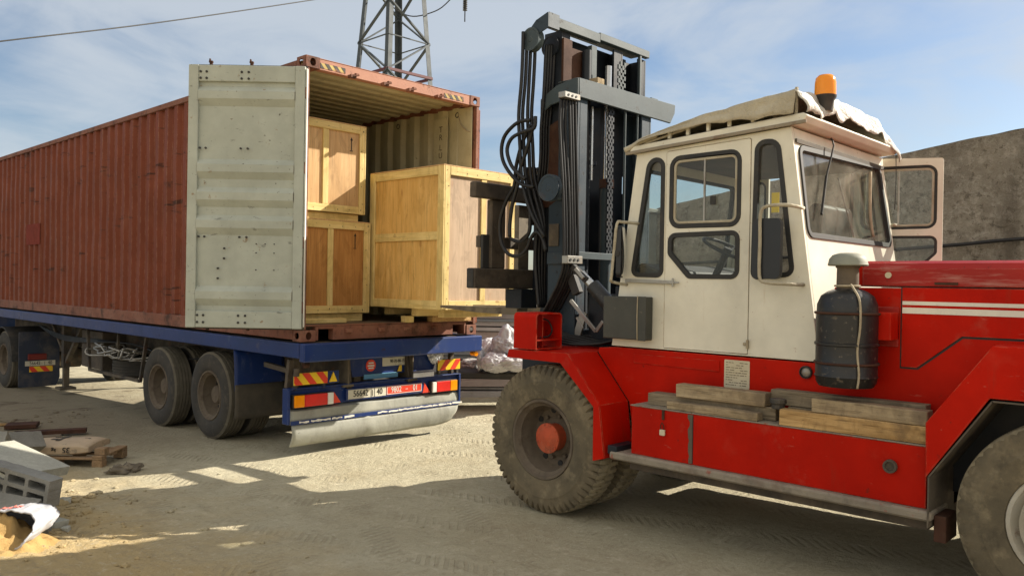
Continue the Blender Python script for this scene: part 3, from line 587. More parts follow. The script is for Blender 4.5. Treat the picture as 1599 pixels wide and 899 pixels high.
# subdivide across with dents
cols=[.10+i*(DW-.20)/24 for i in range(25)]
zz=[]
for i in range(n-1):
    k=max(1,int(abs(prof[i+1][0]-prof[i][0])/.05))
    for j in range(k): t=j/k; zz.append((prof[i][0]+(prof[i+1][0]-prof[i][0])*t, prof[i][1]+(prof[i+1][1]-prof[i][1])*t))
zz.append(prof[-1])
def dent(a,z): return .006*noise.noise((a*2.5,z*2.0,1))+.004*noise.noise((a*6,z*5,3))
vs=[dp(a,z,d-.014+dent(a,z)) for z,d in zz for a in cols]; nc=len(cols)
door.add(vs,[(r*nc+c,r*nc+c+1,(r+1)*nc+c+1,(r+1)*nc+c) for r in range(len(zz)-1) for c in range(nc-1)])
vs=[dp(a,z,d-.020+dent(a,z)) for z,d in zz for a in cols]
door.add(vs,[(r*nc+c,r*nc+c+1,(r+1)*nc+c+1,(r+1)*nc+c) for r in range(len(zz)-1) for c in range(nc-1)],1)
dr=door.build('door',[Mt['beige'],Mt['contred']],con,auto=28)
def dbox(m,a0,a1,d0,d1,z0,z1,mi=0):
    p=[Vector(dp(a,z,d)) for z in (z0,z1) for a,d in ((a0,d0),(a1,d0),(a1,d1),(a0,d1))]
    m.add(p,[(0,3,2,1),(4,5,6,7),(0,1,5,4),(1,2,6,5),(2,3,7,6),(3,0,4,7)],mi)
m=MB(); dbox(m,0,.10,-.03,.022,Z0,Z1); dbox(m,DW-.10,DW,-.03,.022,Z0,Z1)
dbox(m,.10,DW-.10,-.03,.016,Z1-.165,Z1-.002); dbox(m,.10,DW-.10,-.03,.016,Z0+.002,Z0+.17)
m.build('door_frame',Mt['beige'],dr,bevel=.008,seg=2)
m=MB(); dbox(m,-.012,DW+.004,-.045,-.032,Z0-.012,Z1+.014); m.build('door_gasket',Mt['black'],dr,bevel=.003)
m=MB(); dbox(m,-.022,-.014,-.02,.02,Z0+.02,Z1-.02); m.build('rubber_seal',Mt['whiteink'],dr,bevel=.002)
m=MB()
for z in (Z1-.055,Z1-.12):
    for a in (.155,.215,.555,.62,.93)[:4]: p0=Vector(dp(DW-a if False else a+0,z,.014)); 
# bolts: measured from the free (left) edge
def bolts(lst,rad=.011):
    for a,z in lst:
        a=DW-a
        MB().cyl(dp(a,z,.006),dp(a,z,.026),rad,10).build('bolt_head',Mt['black'],dr,bevel=.002)
bolts([(a,z) for a in (.12,.18,.53,.60) for z in (Z1-.07,Z1-.135)]+[(a,z) for a in (.12,.18,.53,.60) for z in (Z0+.055,Z0+.125)],.012)
bolts([(a,z) for a in (.12,.18,.53,.60) for z in (1.93,)]+[(a,1.045) for a in (.12,.18,.53,.60)]+[(.38,.93),(.38,.83),(.32,.73),(.32,.63)])
bolts([(a,z) for a in (.70,.88) for z in (.98,.89,.72)]+[(.79,.98)],.006)
for a in (.19,.60):
    m=MB(); A=DW-a
    m.cyl(dp(A,Z0-.03,-.075),dp(A,Z1+.05,-.075),.017,10); m.obox(dp(A,Z1+.050,-.07),dd*.020,dn*.014,(0,0,.010)); m.obox(Vector(dp(A,Z1+.068,-.07))+dd*.010,dd*.007,dn*.012,(0,0,.014))
    m.build('lock_rod',Mt['mastr'],dr,bevel=.003)
for z in (.35,1.0,1.75,2.5):
    m=MB(); m.cyl((-.03,-.028,z-.06),(-.03,-.028,z+.06),.016,10); m.box(-.03,.03,-.02,-.004,z-.045,z+.045); m.build('hinge',Mt['contrust'],con,bevel=.003)
# right door folded flat along the far side
m=MB().box(CW+.03,CW+.075,.06,1.22,.135,2.762); m.build('door',[Mt['contred']],con,bevel=.008)
for y in (.25,.62): MB().cyl((CW+.105,y,.10),(CW+.105,y,2.80),.017,10).build('lock_rod',Mt['contrust'],con)
# old shipping marks on the side
MB().box(.008,.0135,8.25,9.0,1.16,1.52).build('red_patch',surf('repainted_red_patch',(.20,.028,.012),[((.12,.03,.015),7,.45,.65,.6)],rough=.7,spec=.15),con)

# ------------------------------------------------------------ trailer
trl=empty('flatbed_trailer',(1.22,3.0,g0(3)),'long blue flatbed trailer carrying the red container','trailer')
m=MB()
for x0,x1 in ((-.03,.02),(2.42,2.47)): m.box(x0,x1,.05,12.3,-.165,-.012)
sr=MB()
MB().box(-.035,.03,.0,12.3,-.165,-.014).build('side_rail',Mt['blue'],trl,bevel=.008)
MB().box(2.41,2.475,.0,12.3,-.165,-.014).build('side_rail',Mt['blue'],trl,bevel=.008)
MB().box(.031,2.409,.05,12.3,-.05,-.012).build('deck',Mt['chassis'],trl)
MB().box(-.03,2.47,-.085,-.002,-.20,-.012).build('rear_beam',Mt['blue'],trl,bevel=.012)
m=MB()
for x in (.72,1.62):
    m.box(x-.01,x+.01,.2,12.2,-.50,-.052); m.box(x-.07,x+.07,.2,12.2,-.53,-.50); 
m.build('chassis_beams',Mt['chassis'],trl,bevel=.004)
m=MB()
for y in [.6+i*.75 for i in range(16)]: m.box(.04,2.40,y-.03,y+.03,-.16,-.052)
m.build('cross_members',Mt['chassis'],trl,bevel=.004)
# wheels
def trailer_tyre(r=.515,w=.27,rib=True,rin=.285):
    # outer face at x=0, going inward (+x)
    P=[(.028,rin),(.012,rin+.02),(.004,rin+.055),(0,rin+.11),(.004,r-.075),(.018,r-.03),(.034,r-.008)]
    x=.034; nr=5; ww=(w-.068)
    for i in range(nr):
        a=.034+ww*i/nr; b=.034+ww*(i+1)/nr
        P+=[(a+(.006 if i else 0),r-(.004 if i in(0,4) else 0)),(b-.006 if i<nr-1 else b,r-(.004 if i in(0,4) else 0))]
        if i<nr-1: P+=[(b-.005,r-.013),(b+.005,r-.013)]
    P+=[(w-.018,r-.03),(w-.004,r-.075),(w,rin+.11),(w-.004,rin+.055),(w-.012,rin+.02),(w-.028,rin)]
    return P
def dusty(o,r):
    for p in o.data.polygons:
        if math.hypot(p.center.y,p.center.z)>r*.958: p.material_index=1
def dual_wheel(c, parent, side_=1, r=.515, front=False, mats=('rubber','rim','rim'), single=False, tyre_fn=None, rin=.285, name='wheel', hubm=None, hubc=None, w=.27, modf=None, nseg=96):
    # c: point on outer face at axle height; side_ +1 means inward is +x
    m=MB(); k=side_
    def lp(P): return [(a*k,q) for a,q in P]
    # rim: lip, deep well, disc
    disc = .035 if single else .19
    prof=[(.022,rin+.012),(.008,rin+.006),(.010,rin-.012),(.030,rin-.022),(.05,rin-.045),(disc-.03,rin-.052),(disc,rin-.075),(disc+.01,.16),(disc-.01,.135),(disc-.012,0.001)]
    m.lathe(lp(prof),c,'x',48)
    back=[(w-.022,rin+.012),(w-.01,rin-.01),(w-.05,rin-.045),(disc+.02,rin-.05)]
    m.lathe(lp(back),c,'x',48)
    for i in range(8):
        t=i*PI/4+.2; m.cyl((c[0]+k*(disc-.02),c[1]+.165*math.cos(t),c[2]+.165*math.sin(t)),(c[0]+k*(disc+.012),c[1]+.165*math.cos(t),c[2]+.165*math.sin(t)),.014,8)
    wh=m.build(name,Mt[mats[1]],parent,origin=c,auto=35)
    # hand holes as dark recessed pockets
    m=MB()
    for i in range(8 if not single else 6):
        t=i*2*PI/(8 if not single else 6)+.6; rr=.205
        MB().lathe([(k*(disc+.004),.026),(k*(disc-.002),.024),(k*(disc-.003),.001)],(c[0],c[1]+rr*math.cos(t),c[2]+rr*math.sin(t)),'x',12).build('hand_hole',Mt['ink'],wh,origin=c)
    P=(tyre_fn or trailer_tyre)(r,w,True,rin)
    m=MB(); m.lathe(lp(P),c,'x',nseg,modf); 
    dusty(m.build('tyre',[Mt[mats[0]],Mt['treadt' if mats[0]=='rubber' else 'rubberd']],wh,origin=c,auto=30),r)
    if not single:
        m=MB(); c2=(c[0]+k*(w+.045),c[1],c[2]); m.lathe(lp(P),c2,'x',nseg,modf); dusty(m.build('inner_tyre',[Mt[mats[0]],Mt['treadt' if mats[0]=='rubber' else 'rubberd']],wh,origin=c,auto=30),r)
    m=MB(); hh=hubm or mats[2]
    hp=hubc or [(disc-.012,.11),(.10,.105),(.085,.09),(.08,.001)]
    m.lathe(lp(hp),c,'x',24); m.build('hub',Mt[hh],wh,origin=c,auto=35)
    return wh
def gzw(y): return g0(y)
wp=None
for y in (2.0,3.42):
    for k,x in ((1,.0),(-1,2.44)):
        c=(x,y,gzw(y)+.51)
        dual_wheel(c,trl,k)
    m=MB(); m.cyl((.3,y,gzw(y)+.51),(2.15,y,gzw(y)+.51),.065,14); m.cyl((.62,y,gzw(y)+.51),(.66,y,gzw(y)+.51),.2,20); m.cyl((1.78,y,gzw(y)+.51),(1.82,y,gzw(y)+.51),.2,20)
    m.build('axle',Mt['chassis'],trl,smooth=False)
for x in (.74,1.66):
    m=MB()
    for yc in (2.0,3.42):
        pts=[(x,yc-.55,-.62),(x,yc-.3,-.68),(x,yc,-.70),(x,yc+.3,-.68),(x,yc+.55,-.62)]
        for q in range(3):
            for i in range(4): m.bar((pts[i][0],pts[i][1],pts[i][2]-q*.018+ (0)),(pts[i+1][0],pts[i+1][1],pts[i+1][2]-q*.018),.07,.015)
    m.box(x-.05,x+.05,1.35,1.5,-.72,-.53); m.box(x-.05,x+.05,2.62,2.82,-.72,-.53); m.box(x-.05,x+.05,3.95,4.1,-.72,-.53)
    m.build('leaf_springs',Mt['chassis'],trl)
# flaps behind the wheels
for x0,x1 in ((-.03,.60),(1.84,2.47)):
    m=MB()
    cols_=12; vsA=[]
    for zi in range(13):
        z=-.17-(.78)*zi/12
        for i in range(cols_+1):
            x=x0+(x1-x0)*i/cols_; vsA.append((x,1.33-.03*math.sin(zi/12*2)+.012*noise.noise((x*4,z*3,2)),z))
    n=cols_+1
    m.add(vsA,[(a*n+i,a*n+i+1,(a+1)*n+i+1,(a+1)*n+i) for a in range(12) for i in range(cols_)])
    m.f=m.f[:7*cols_]; m.m=[0]*len(m.f); m.v=m.v[:8*n]
    o=m.build('mud_guard',Mt['blue'],trl,smooth=True); sm=o.modifiers.new('s','SOLIDIFY'); sm.thickness=.006
    m=MB(); m.add([(v[0]*.998+.002,v[1]-.008,v[2]) for v in vsA],[(a*n+i,a*n+i+1,(a+1)*n+i+1,(a+1)*n+i) for a in range(6,12) for i in range(cols_)])
    m.v=m.v[6*n:]; m.f=[tuple(i-6*n for i in f) for f in m.f]; o=m.build('rubber_flap',Mt['flap'],trl,smooth=True); sm=o.modifiers.new('s','SOLIDIFY'); sm.thickness=.008
# landing legs
for x in (.42,2.0):
    m=MB(); m.box(x-.06,x+.06,8.1,8.22,-.95,-.05); m.box(x-.045,x+.045,8.115,8.205,-1.30,-.95); m.box(x-.13,x+.13,8.03,8.29,-1.34,-1.30)
    m.bar((x,8.15,-.9),(x,7.35,-.2),.07,.07); m.bar((x,8.22,-.75),(x+.0,8.9,-.2),.05,.05)
    m.build('landing_leg',Mt['chassis'],trl,bevel=.004)
MB().box(.48,1.94,8.13,8.19,-.62,-.56).build('leg_brace',Mt['chassis'],trl)
# spare wheel lying flat in its cradle
m=MB(); P=trailer_tyre(.51,.27); m.lathe([(a,r) for a,r in P],(.62,5.15,-.83),'z',72); sp=m.build('spare_tyre',Mt['rubber'],trl,auto=30)
MB().lathe([(0,.28),(.08,.25),(.13,.2),(.13,.001)],(.62,5.15,-.80),'z',32).build('spare_rim',Mt['rim'],sp,smooth=False)
m=MB(); m.box(.1,1.2,5.10,5.16,-.87,-.835); m.bar((.15,5.13,-.85),(.15,5.13,-.05),.03,.03); m.bar((1.15,5.13,-.85),(1.15,5.13,-.3),.03,.03); m.bar((.1,4.2,-.80),(.1,6.1,-.80),.05,.04); m.bar((.1,4.2,-.80),(.1,4.0,-.17),.04,.04); m.bar((.1,6.1,-.80),(.1,6.2,-.17),.04,.04); m.build('spare_cradle',Mt['chassis'],trl)
# ropes and chains piled on the cradle
rr_=random.Random(5); m=MB()
for i in range(14):
    p=[(rr_.uniform(.0,.35),4.3+rr_.uniform(0,1.7),-.52+rr_.uniform(-.05,.14)) for _ in range(5)]
    p.sort(key=lambda q:q[1]); m.tube(smooth_path(p,4),.010+.006*rr_.random(),6)
m.build('chain_pile',Mt['steel'],trl,smooth=True)
m=MB(); m.box(.35,1.0,6.3,7.2,-.85,-.25); m.build('tool_locker',Mt['carr'],trl,bevel=.01)
m=MB(); m.cyl((1.0,6.0,-.5),(1.0,7.1,-.5),.14,20); m.build('air_tank',Mt['chassis'],trl,auto=30)
m=MB()
for i in range(5):
    m.tube(smooth_path([(.3+.1*i,2.4,-.35),(.25+.08*i,3.6,-.45-.03*i),(.3,5,-.35),(.35,8,-.4-.02*i),(.5,10,-.3)],5),.012,6)
m.build('air_lines',Mt['hose'],trl,smooth=True)
# rear bumper unit
yb=.2
bu=MB()
bu.box(0,2.35,yb+.04,yb+.10,-.70,-.505)
bu.box(-.02,2.36,yb-.0,yb+.10,-.505,-.492)
bu.box(-.03,0,yb-.01,yb+.10,-.86,-.493); bu.box(2.345,2.375,yb-.01,yb+.10,-.86,-.493)
bmp=bu.build('rear_bumper',Mt['blue'],trl,bevel=.005)
m=MB()
N=40; zr=[(-.70,.05),(-.73,.01),(-.80,.0),(-.862,.0)]
vs=[(2.345*i/N, yb+d+.010*noise.noise((i*.22,z*4,1))+.0, z+.012*noise.noise((i*.15,0,7))) for z,d in zr for i in range(N+1)]
m.add(vs,[(a*(N+1)+i,a*(N+1)+i+1,(a+1)*(N+1)+i+1,(a+1)*(N+1)+i) for a in range(3) for i in range(N)])
o=m.build('bumper_plate',Mt['skirt'],bmp,auto=30); o.modifiers.new('s','SOLIDIFY').thickness=.006
m=MB().box(0,2.345,yb-.018,yb-.012,-.868,-.825); m.build('blue_strip',Mt['blue'],bmp,bevel=.002)
m=MB(); rq=random.Random(9); x=.10
while x<2.28:
    L=rq.uniform(.07,.17)
    if not (.78<x<.98):
        pts=[(x+L*t,(-.846+rq.uniform(-.004,.006)+(.012 if s else -.012)*(.6+.4*rq.random()))) for s,ts in ((0,(0,.25,.5,.75,1)),(1,(1,.75,.5,.25,0))) for t in ts]
        MB().prism(pts,fY,yb-.0215,yb-.0185).build('torn_tape',Mt['whiteink'],bmp)
    x+=L+rq.uniform(.0,.03)
m=MB(); N=44; rows=8; vs=[]
for a in range(rows+1):
    for i in range(N+1):
        x=.02+2.32*i/N; t=a/rows
        zb=-1.10+.045*max(0,(x-1.8)/.5)**2+.012*noise.noise((x*2.2,3,1)); z=-.868+(zb+.868)*t
        crease=.018*math.exp(-((x-.98-.08*t)/.02)**2)
        y=yb-.004+.035*t*t+.022*noise.noise((x*1.6,t*1.5,6))*t-crease - .02*math.sin(t*PI)
        if x>2.2: y+=.25*((x-2.2)/.14)**2*.3*t; 
        vs.append((x,y,z))
m.add(vs,[(a*(N+1)+i,a*(N+1)+i+1,(a+1)*(N+1)+i+1,(a+1)*(N+1)+i) for a in range(rows) for i in range(N)])
o=m.build('rubber_skirt',Mt['skirt'],bmp,smooth=True); o.modifiers.new('s','SOLIDIFY').thickness=.008
def lamp(x0,seq):
    m=MB(); x=x0
    tot=sum(w for w,_ in seq)
    body=MB().box(x0-.008,x0+tot+.008,yb-.012,yb+.04,-.695,-.557).build('tail_lamp',Mt['black'],bmp,bevel=.004)
    for w,c in seq: MB().box(x+.002,x+w-.002,yb-.034,yb-.010,-.688,-.564).build('lens',Mt[c],body,bevel=.006,seg=2); x+=w
lamp(.035,((.12,'orange'),(.28,'redlens'),(.075,'whiteink')))
lamp(1.90,((.065,'whiteink'),(.22,'redlens'),(.115,'orange')))
for xa,xb,c in ((.50,.62,'redrefl'),(1.765,1.885,'redrefl')):
    MB().prism([(xa,-.685),(xb,-.685),(xa+.03,-.565)],fY,yb-.006,yb+.038).build('reflector_triangle',Mt[c],bmp,bevel=.003)
def plate(x0,x1,z0,z1,y,mat,txts,ink,par,border=None,name='number_plate'):
    p=MB().box(x0,x1,y-.004,y,z0,z1).build(name,Mt[mat],par,bevel=.002)
    if border:
        b=MB(); e=.006
        for q in ((x0+.004,x1-.004,z1-.004-e,z1-.004),(x0+.004,x1-.004,z0+.004,z0+.004+e),(x0+.004,x0+.004+e,z0+.004+e,z1-.004-e),(x1-.004-e,x1-.004,z0+.004+e,z1-.004-e)): b.box(q[0],q[1],y-.0062,y-.0042,q[2],q[3])
        b.build('plate_border',Mt[border],p)
    for s,xc,sz in txts: text(s,sz,Mt[ink],p,(xc,y-.006,(z0+z1)/2+.002),(1,0,0),(0,0,1),sx=.82)
    return p
MB().box(.69,1.78,yb-.002,yb+.04,-.675,-.552).build('plate_backing',Mt['blue'],bmp)
plate(.709,1.226,-.664,-.562,yb-.003,'plate',(('56642',.875,.098),('|',1.035,.075),('40',1.135,.098)),'ink',bmp)
MB().box(1.015,1.019,yb-.0095,yb-.0072,-.662,-.564).build('plate_bar',Mt['ink'],bmp); MB().box(1.062,1.066,yb-.0095,yb-.0072,-.662,-.564).build('plate_bar',Mt['ink'],bmp)
plate(1.232,1.751,-.660,-.562,yb-.003,'redrefl',(('9802',1.37,.092),('–',1.52,.08),('01',1.65,.092)),'whiteink',bmp,border='whiteink')
# upper cross piece with inspection plate, round sticker, pale tape
m=MB().prism([(.84,-.44),(2.02,-.43),(2.10,-.22),(.78,-.22)],fY,.30,.33); up_=m.build('rear_cross_plate',Mt['blue'],trl,bevel=.004)
plate(1.246,1.672,-.345,-.247,.299,'plate',(('90-70-80-15',1.459,.052),),'ink',up_,name='inspection_plate')
m=MB(); m.prism(ring(1.082,-.324,.068,.068,24),fY,.293,.299); st_=m.build('round_sticker',Mt['redrefl'],up_)
m=MB()
for z,w in ((-.295,.035),(-.325,.045),(-.352,.035)): m.box(1.082-w,1.082+w,.290,.2925,z-.009,z+.007)
m.build('sticker_lines',Mt['whiteink'],st_)
MB().box(.985,1.466,.285,.297,-.478,-.420).build('pale_blue_board',Mt['bluel'],trl,bevel=.003)
MB().prism([(1.462,-.415),(1.52,-.415),(1.52,-.345),(1.49,-.345)],fY,.286,.297).build('yellow_tab',Mt['yellow'],up_)
m=MB(); m.prism([(.46,-.47),(.60,-.47),(.60,-.34),(.46,-.34)],fY,.215,.225); m.build('triangle_backing',Mt['blue'],trl)
MB().prism([(.475,-.455),(.575,-.455),(.525,-.35)],fY,.205,.213).build('warning_triangle',Mt['yellow'],trl)
for (a,b,z0,z1,sl) in ((.039,.447,-.462,-.338,-.10),(2.003,2.365,-.435,-.308,.10)):
    bd=MB().box(a,b,yb-.004,yb+.004,z0,z1).build('chevron_board',Mt['yellow'],trl,bevel=.002)
    m=MB()
    for p in stripes(a+.002,b-.002,z0+.002,z1-.002,.085,sl,start=.05): m.prism(p,fY,yb-.0065,yb-.0045)
    m.build('red_chevrons',Mt['redrefl'],bd)
    for xa_ in (a+.02,b-.05): MB().box(xa_,xa_+.03,yb+.006,yb+.05,z0-.05,z1-.01).build('board_bracket',Mt['black'],bd)
bm=bmesh.new(); bmesh.ops.create_icosphere(bm,subdivisions=4,radius=1)
m=MB(); m.add([(2.02+v.co.x*.10*(1+.5*noise.noise(v.co*3)),.26+v.co.y*.07*(1+.5*noise.noise(v.co*4)),-.27+v.co.z*.085*(1+.6*noise.noise(v.co*5))) for v in bm.verts],[[v.index for v in f.verts] for f in bm.faces]); bm.free()
m.build('foil_bundle',Mt['silver'],trl,smooth=False)
MB().box(1.62,1.95,.20,.30,-.50,-.44).build('silver_bracket',Mt['silver'],trl,bevel=.006)
MB().cyl((2.42,.05,-.235),(2.40,-.05,-.235),.028,14).build('marker_lamp',Mt['orange'],trl)
for a,b,w in (((.06,.3,-.20),(.06,.35,-.50),.05),((.12,.9,-.3),(.12,.3,-.34),.05),((2.3,.3,-.2),(2.3,.3,-.55),.05),((.75,.3,-.2),(.75,.25,-.6),.06),((1.6,.3,-.2),(1.6,.25,-.6),.06)): MB().bar(a,b,w,w).build('bumper_bracket',Mt['carr'],trl)
MB().cyl((.04,.15,-.28),(.04,.15,-.36),.03,10).build('air_coupling',Mt['carr'],trl)
MB().cyl((.10,.12,-.25),(.16,.12,-.25),.03,10).build('air_coupling',Mt['mastr'],trl)

# ------------------------------------------------------------ tractor pulling the trailer (only its rear shows)
tra=empty('tractor_truck',(1.22,11.5,g0(11)),'dark blue tractor truck under the front of the container','truck')
yt=10.28; zt=gzw(yt)+.53
for k,x in ((1,.0),(-1,2.44)): dual_wheel((x,yt,zt),tra,k,.535)
m=MB().cyl((.4,yt,zt),(2.0,yt,zt),.10,14).lathe([(-.2,.05),(-.12,.22),(.12,.22),(.2,.05)],(1.22,yt,zt),'x',20); m.build('rear_axle',Mt['chassis'],tra,auto=30)
m=MB()
for x in (.80,1.60): m.box(x-.04,x+.04,8.9,15.6,-.80,-.55)
m.build('frame_rails',Mt['chassis'],tra,bevel=.004)
m=MB().box(.7,1.7,9.7,10.6,-.55,-.35); m.build('coupling_plate',Mt['black'],tra,bevel=.01)
for x0,x1 in ((-.02,.64),(1.80,2.46)):
    m=MB(); prf=[]
    for i in range(15):
        t=PI*i/14; prf.append((yt-.63*math.cos(t), zt+.63*math.sin(t)*.98))
    ii=[(yt-.61*math.cos(PI*(14-i)/14), zt+.61*math.sin(PI*(14-i)/14)*.98) for i in range(15)]
    m.prism(prf+ii,fX,x0,x1); m.build('mud_guard',Mt['black'],tra,auto=40)
fl=MB().prism(rp([(.0,-1.40),(.62,-1.40),(.68,-1.24),(.66,-.40),(.0,-.40)],.02),fY,9.30,9.32).build('mud_flap',surf('dark_blue_flap',(.018,.028,.055),[(DUST,3,.5,.8,.3)],rough=.6),tra)
plate(.10,.60,-1.02,-.93,9.298,'plate',(('56642',.26,.088),('|',.42,.07),('40',.51,.088)),'ink',tra)
bd=MB().box(.17,.555,9.288,9.297,-1.13,-1.03).build('chevron_board',Mt['yellow'],tra)
m=MB()
for p in stripes(.172,.553,-1.128,-1.032,.10,-.08): m.prism(p,fY,9.285,9.2875)
m.build('red_chevrons',Mt['redrefl'],bd)
MB().box(.14,.45,9.27,9.298,-.91,-.80).build('tail_lamp',surf('grimy_red_lens',(.16,.015,.012),rough=.35),tra,bevel=.01)
cabm=surf('tractor_blue_cab',(.03,.06,.16),[(DUST,3,.5,.8,.3)],rough=.4)
cb=MB().prism(rp([(12.75,-.9),(14.9,-.9),(14.9,.5),(14.6,1.9),(13.0,2.05),(12.75,1.8)],.08),fX,.05,2.39).build('cab',cabm,tra)
for x in (.045,2.385): MB().prism(rp([(13.6,.6),(14.75,.6),(14.55,1.45),(13.6,1.45)],.06),fX,x,x+.01).build('side_window',Mt['glass'],cb)
for k,x in ((1,.1),(-1,2.34)): dual_wheel((x,14.2,gzw(14.2)+.53),tra,k,.535,single=True)

# ------------------------------------------------------------ crates
def crate(name,label,x0,x1,y0,y1,z0,z1,mats,bw=.09,side_mid=True,front_mid=None,th=.022,skid=.09,group=None,arrow=None,front_div=()):
    rt=empty(name,((x0+x1)/2,(y0+y1)/2,z0-skid),label,'crate',group)
    pf,ps=mats
    t=th
    MB().box(x0+t,x1-t,y0+t,y1-t,z0+.004,z1-.004).build('plywood_front',Mt[pf],rt) if pf==ps else None
    if pf!=ps:
        m=MB().box(x0+t,x1-t,y0+t,y1-t,z0+.004,z1-.004); o=m.build('plywood_panel',[Mt[pf],Mt[ps]],rt)
        for p in o.data.polygons:
            if abs(p.normal.x)>.9: p.material_index=1
    bat=lambda *a: MB().box(*a[:6]).build('batten',Mt['pine'+a[6]],rt,bevel=.003)
    # front (-y) and back faces
    for ya,yb_ in ((y0,y0+t-.002),(y1-t+.002,y1)):
        bat(x0+t,x0+bw,ya,yb_,z0,z1,'z'); bat(x1-bw,x1-t,ya,yb_,z0,z1,'z')
        bat(x0+bw+.002,x1-bw-.002,ya-.004 if ya==y0 else ya,yb_,z1-bw,z1-.002,'x'); bat(x0+bw+.002,x1-bw-.002,ya,yb_,z0+.002,z0+bw,'x')
        for xc in front_div: bat(xc-bw*.42,xc+bw*.42,ya+.003,yb_,z0+bw+.002,z1-bw-.002,'z')
    for xa,xb in ((x0,x0+t-.002),(x1-t+.002,x1)):
        bat(xa,xb,y0,y0+bw,z0,z1,'z'); bat(xa,xb,y1-bw,y1,z0,z1,'z')
        bat(xa,xb,y0+bw+.002,y1-bw-.002,z1-bw,z1-.002,'y'); bat(xa,xb,y0+bw+.002,y1-bw-.002,z0+.002,z0+bw,'y')
        if side_mid: zc=z0+(z1-z0)*.515; bat(xa+.002,xb-.002,y0+bw+.002,y1-bw-.002,zc-bw*.48,zc+bw*.48,'y')
    MB().box(x0,x1,y0,y1,z1,z1+.012).build('lid',Mt['ply'],rt,bevel=.002)
    for yy in ((y0+.14,(y0+y1)/2-.05,y1-.20) if z0<1 and z0>.3 else (y0+.05,(y0+y1)/2-.05,y1-.16)): MB().box(x0+(.16 if z0>.3 and z0<1 else .06),x1-.06,yy,yy+.10,z0-skid,z0-.003).build('skid',Mt['pinex'],rt,bevel=.004)
    rn=random.Random(int(x0*1000+z0*100)); m=MB(); k_=0
    for zz in (z0+bw*.5,z1-bw*.5):
        xx=x0+.05
        while xx<x1-.03: m.cyl((xx,y0-.0055,zz+rn.uniform(-.02,.02)),(xx,y0+.0,zz),.0035,6); xx+=.16+rn.uniform(-.02,.02)
    for xx in (x0+bw*.6,x1-bw*.6):
        zz=z0+.12
        while zz<z1-.1: m.cyl((xx+rn.uniform(-.02,.02),y0-.002,zz),(xx,y0+.004,zz),.0035,6); zz+=.2
    tag(m.build('nail_heads',Mt['black'],rt),kind='stuff')
    if arrow:
        ax,az,h=arrow; m=MB(); w=.004
        m.box(ax-w,ax+w,y0+t-.006,y0+t-.001,az-h/2,az+h/2); m.prism([(ax-.016,az+h/2-.02),(ax+.016,az+h/2-.02),(ax,az+h/2+.014)],fY,y0+t-.006,y0+t-.001)
        m.box(ax-.018,ax+.018,y0+t-.006,y0+t-.001,az-h/2-.012,az-h/2-.004)
        m.build('arrow_mark',Mt['ink'],rt)
    return rt
crate('wooden_crate','large pale plywood crate with yellow battens jutting out over the container sill',1.235,2.355,-.72,.57,.335,1.868,('ply_lit','ply_shade'),bw=.095,front_div=(1.84,),skid=.09)
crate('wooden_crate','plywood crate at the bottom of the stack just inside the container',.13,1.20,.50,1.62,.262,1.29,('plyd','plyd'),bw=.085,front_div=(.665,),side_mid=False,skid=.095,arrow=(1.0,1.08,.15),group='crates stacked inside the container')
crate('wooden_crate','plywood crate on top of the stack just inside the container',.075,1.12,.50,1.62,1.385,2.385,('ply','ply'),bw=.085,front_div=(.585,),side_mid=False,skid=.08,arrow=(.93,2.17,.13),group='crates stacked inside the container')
w1=MB().box(.06,.75,.30,.42,.167,.215).build('wooden_plank',Mt['pinex'],None,bevel=.004); tag(w1,'flat plank on the container floor in front of the bottom crate','plank')
w2=MB().box(1.32,1.44,-.02,.07,.168,.243).build('wooden_block',Mt['pinex'],None,bevel=.005); tag(w2,'small wood block wedged under the large crate at its left corner','block')
w3=MB().box(1.70,2.32,-.04,.06,.168,.243).build('wooden_plank',Mt['oldo'],None,bevel=.006); tag(w3,'notched board under the large crate on the right of the container sill','plank')
# ------------------------------------------------------------ forklift
fk=empty('forklift_truck',(1.3,-4.8,-1.05),'large red forklift with a cream cab and tall grey mast raised at the container doors','forklift')
B=lambda name,mat,*a,par=None,bevel=.004: MB().box(*a).build(name,Mt[mat],par or fk,bevel=bevel)
def ptube(name,pts,r,mat,par=None,n=8,k=4): return MB().tube(smooth_path(pts,k),r,n).build(name,Mt[mat],par or fk,smooth=True)
# chassis side walls and body
for s in (0,1):
    x0,x1=(.50,.53) if s==0 else (2.10,2.13)
    MB().prism([(-3.37,.150),(-3.52,.165),(-5.12,.165),(-5.17,.64),(-7.6,.645),(-7.6,-.22),(-6.9,-.22),(-6.85,.10),(-6.05,.10),(-5.85,-.22),(-3.80,-.56),(-3.71,-.56),(-3.66,-.235),(-3.365,.112)],fX,x0,x1).build('chassis_side',Mt['red'],fk,bevel=.003)
m=MB().box(.58,2.06,-7.4,-2.5,-.50,.05); m.build('chassis_frame',Mt['mastd'],fk)
B('deck_plate','mastd',.54,2.09,-5.1,-3.5,.12,.16)
B('belly_pan','carr',.25,2.35,-5.8,-3.85,-.66,-.60)
# rounded patch panel lines
MB().prism([(-3.70,.125),(-4.40,.13),(-4.40,.055),(-3.70,.06)],fX,.492,.4995).build('access_plate',Mt['red'],fk,bevel=.002)
# counterweight at the back (outside the picture)
MB().prism(rp([(-6.95,-.45),(-7.75,-.45),(-7.85,.2),(-7.65,.64),(-6.95,.64)],.06),fX,.18,2.45).build('counterweight',Mt['red'],fk,bevel=.01)
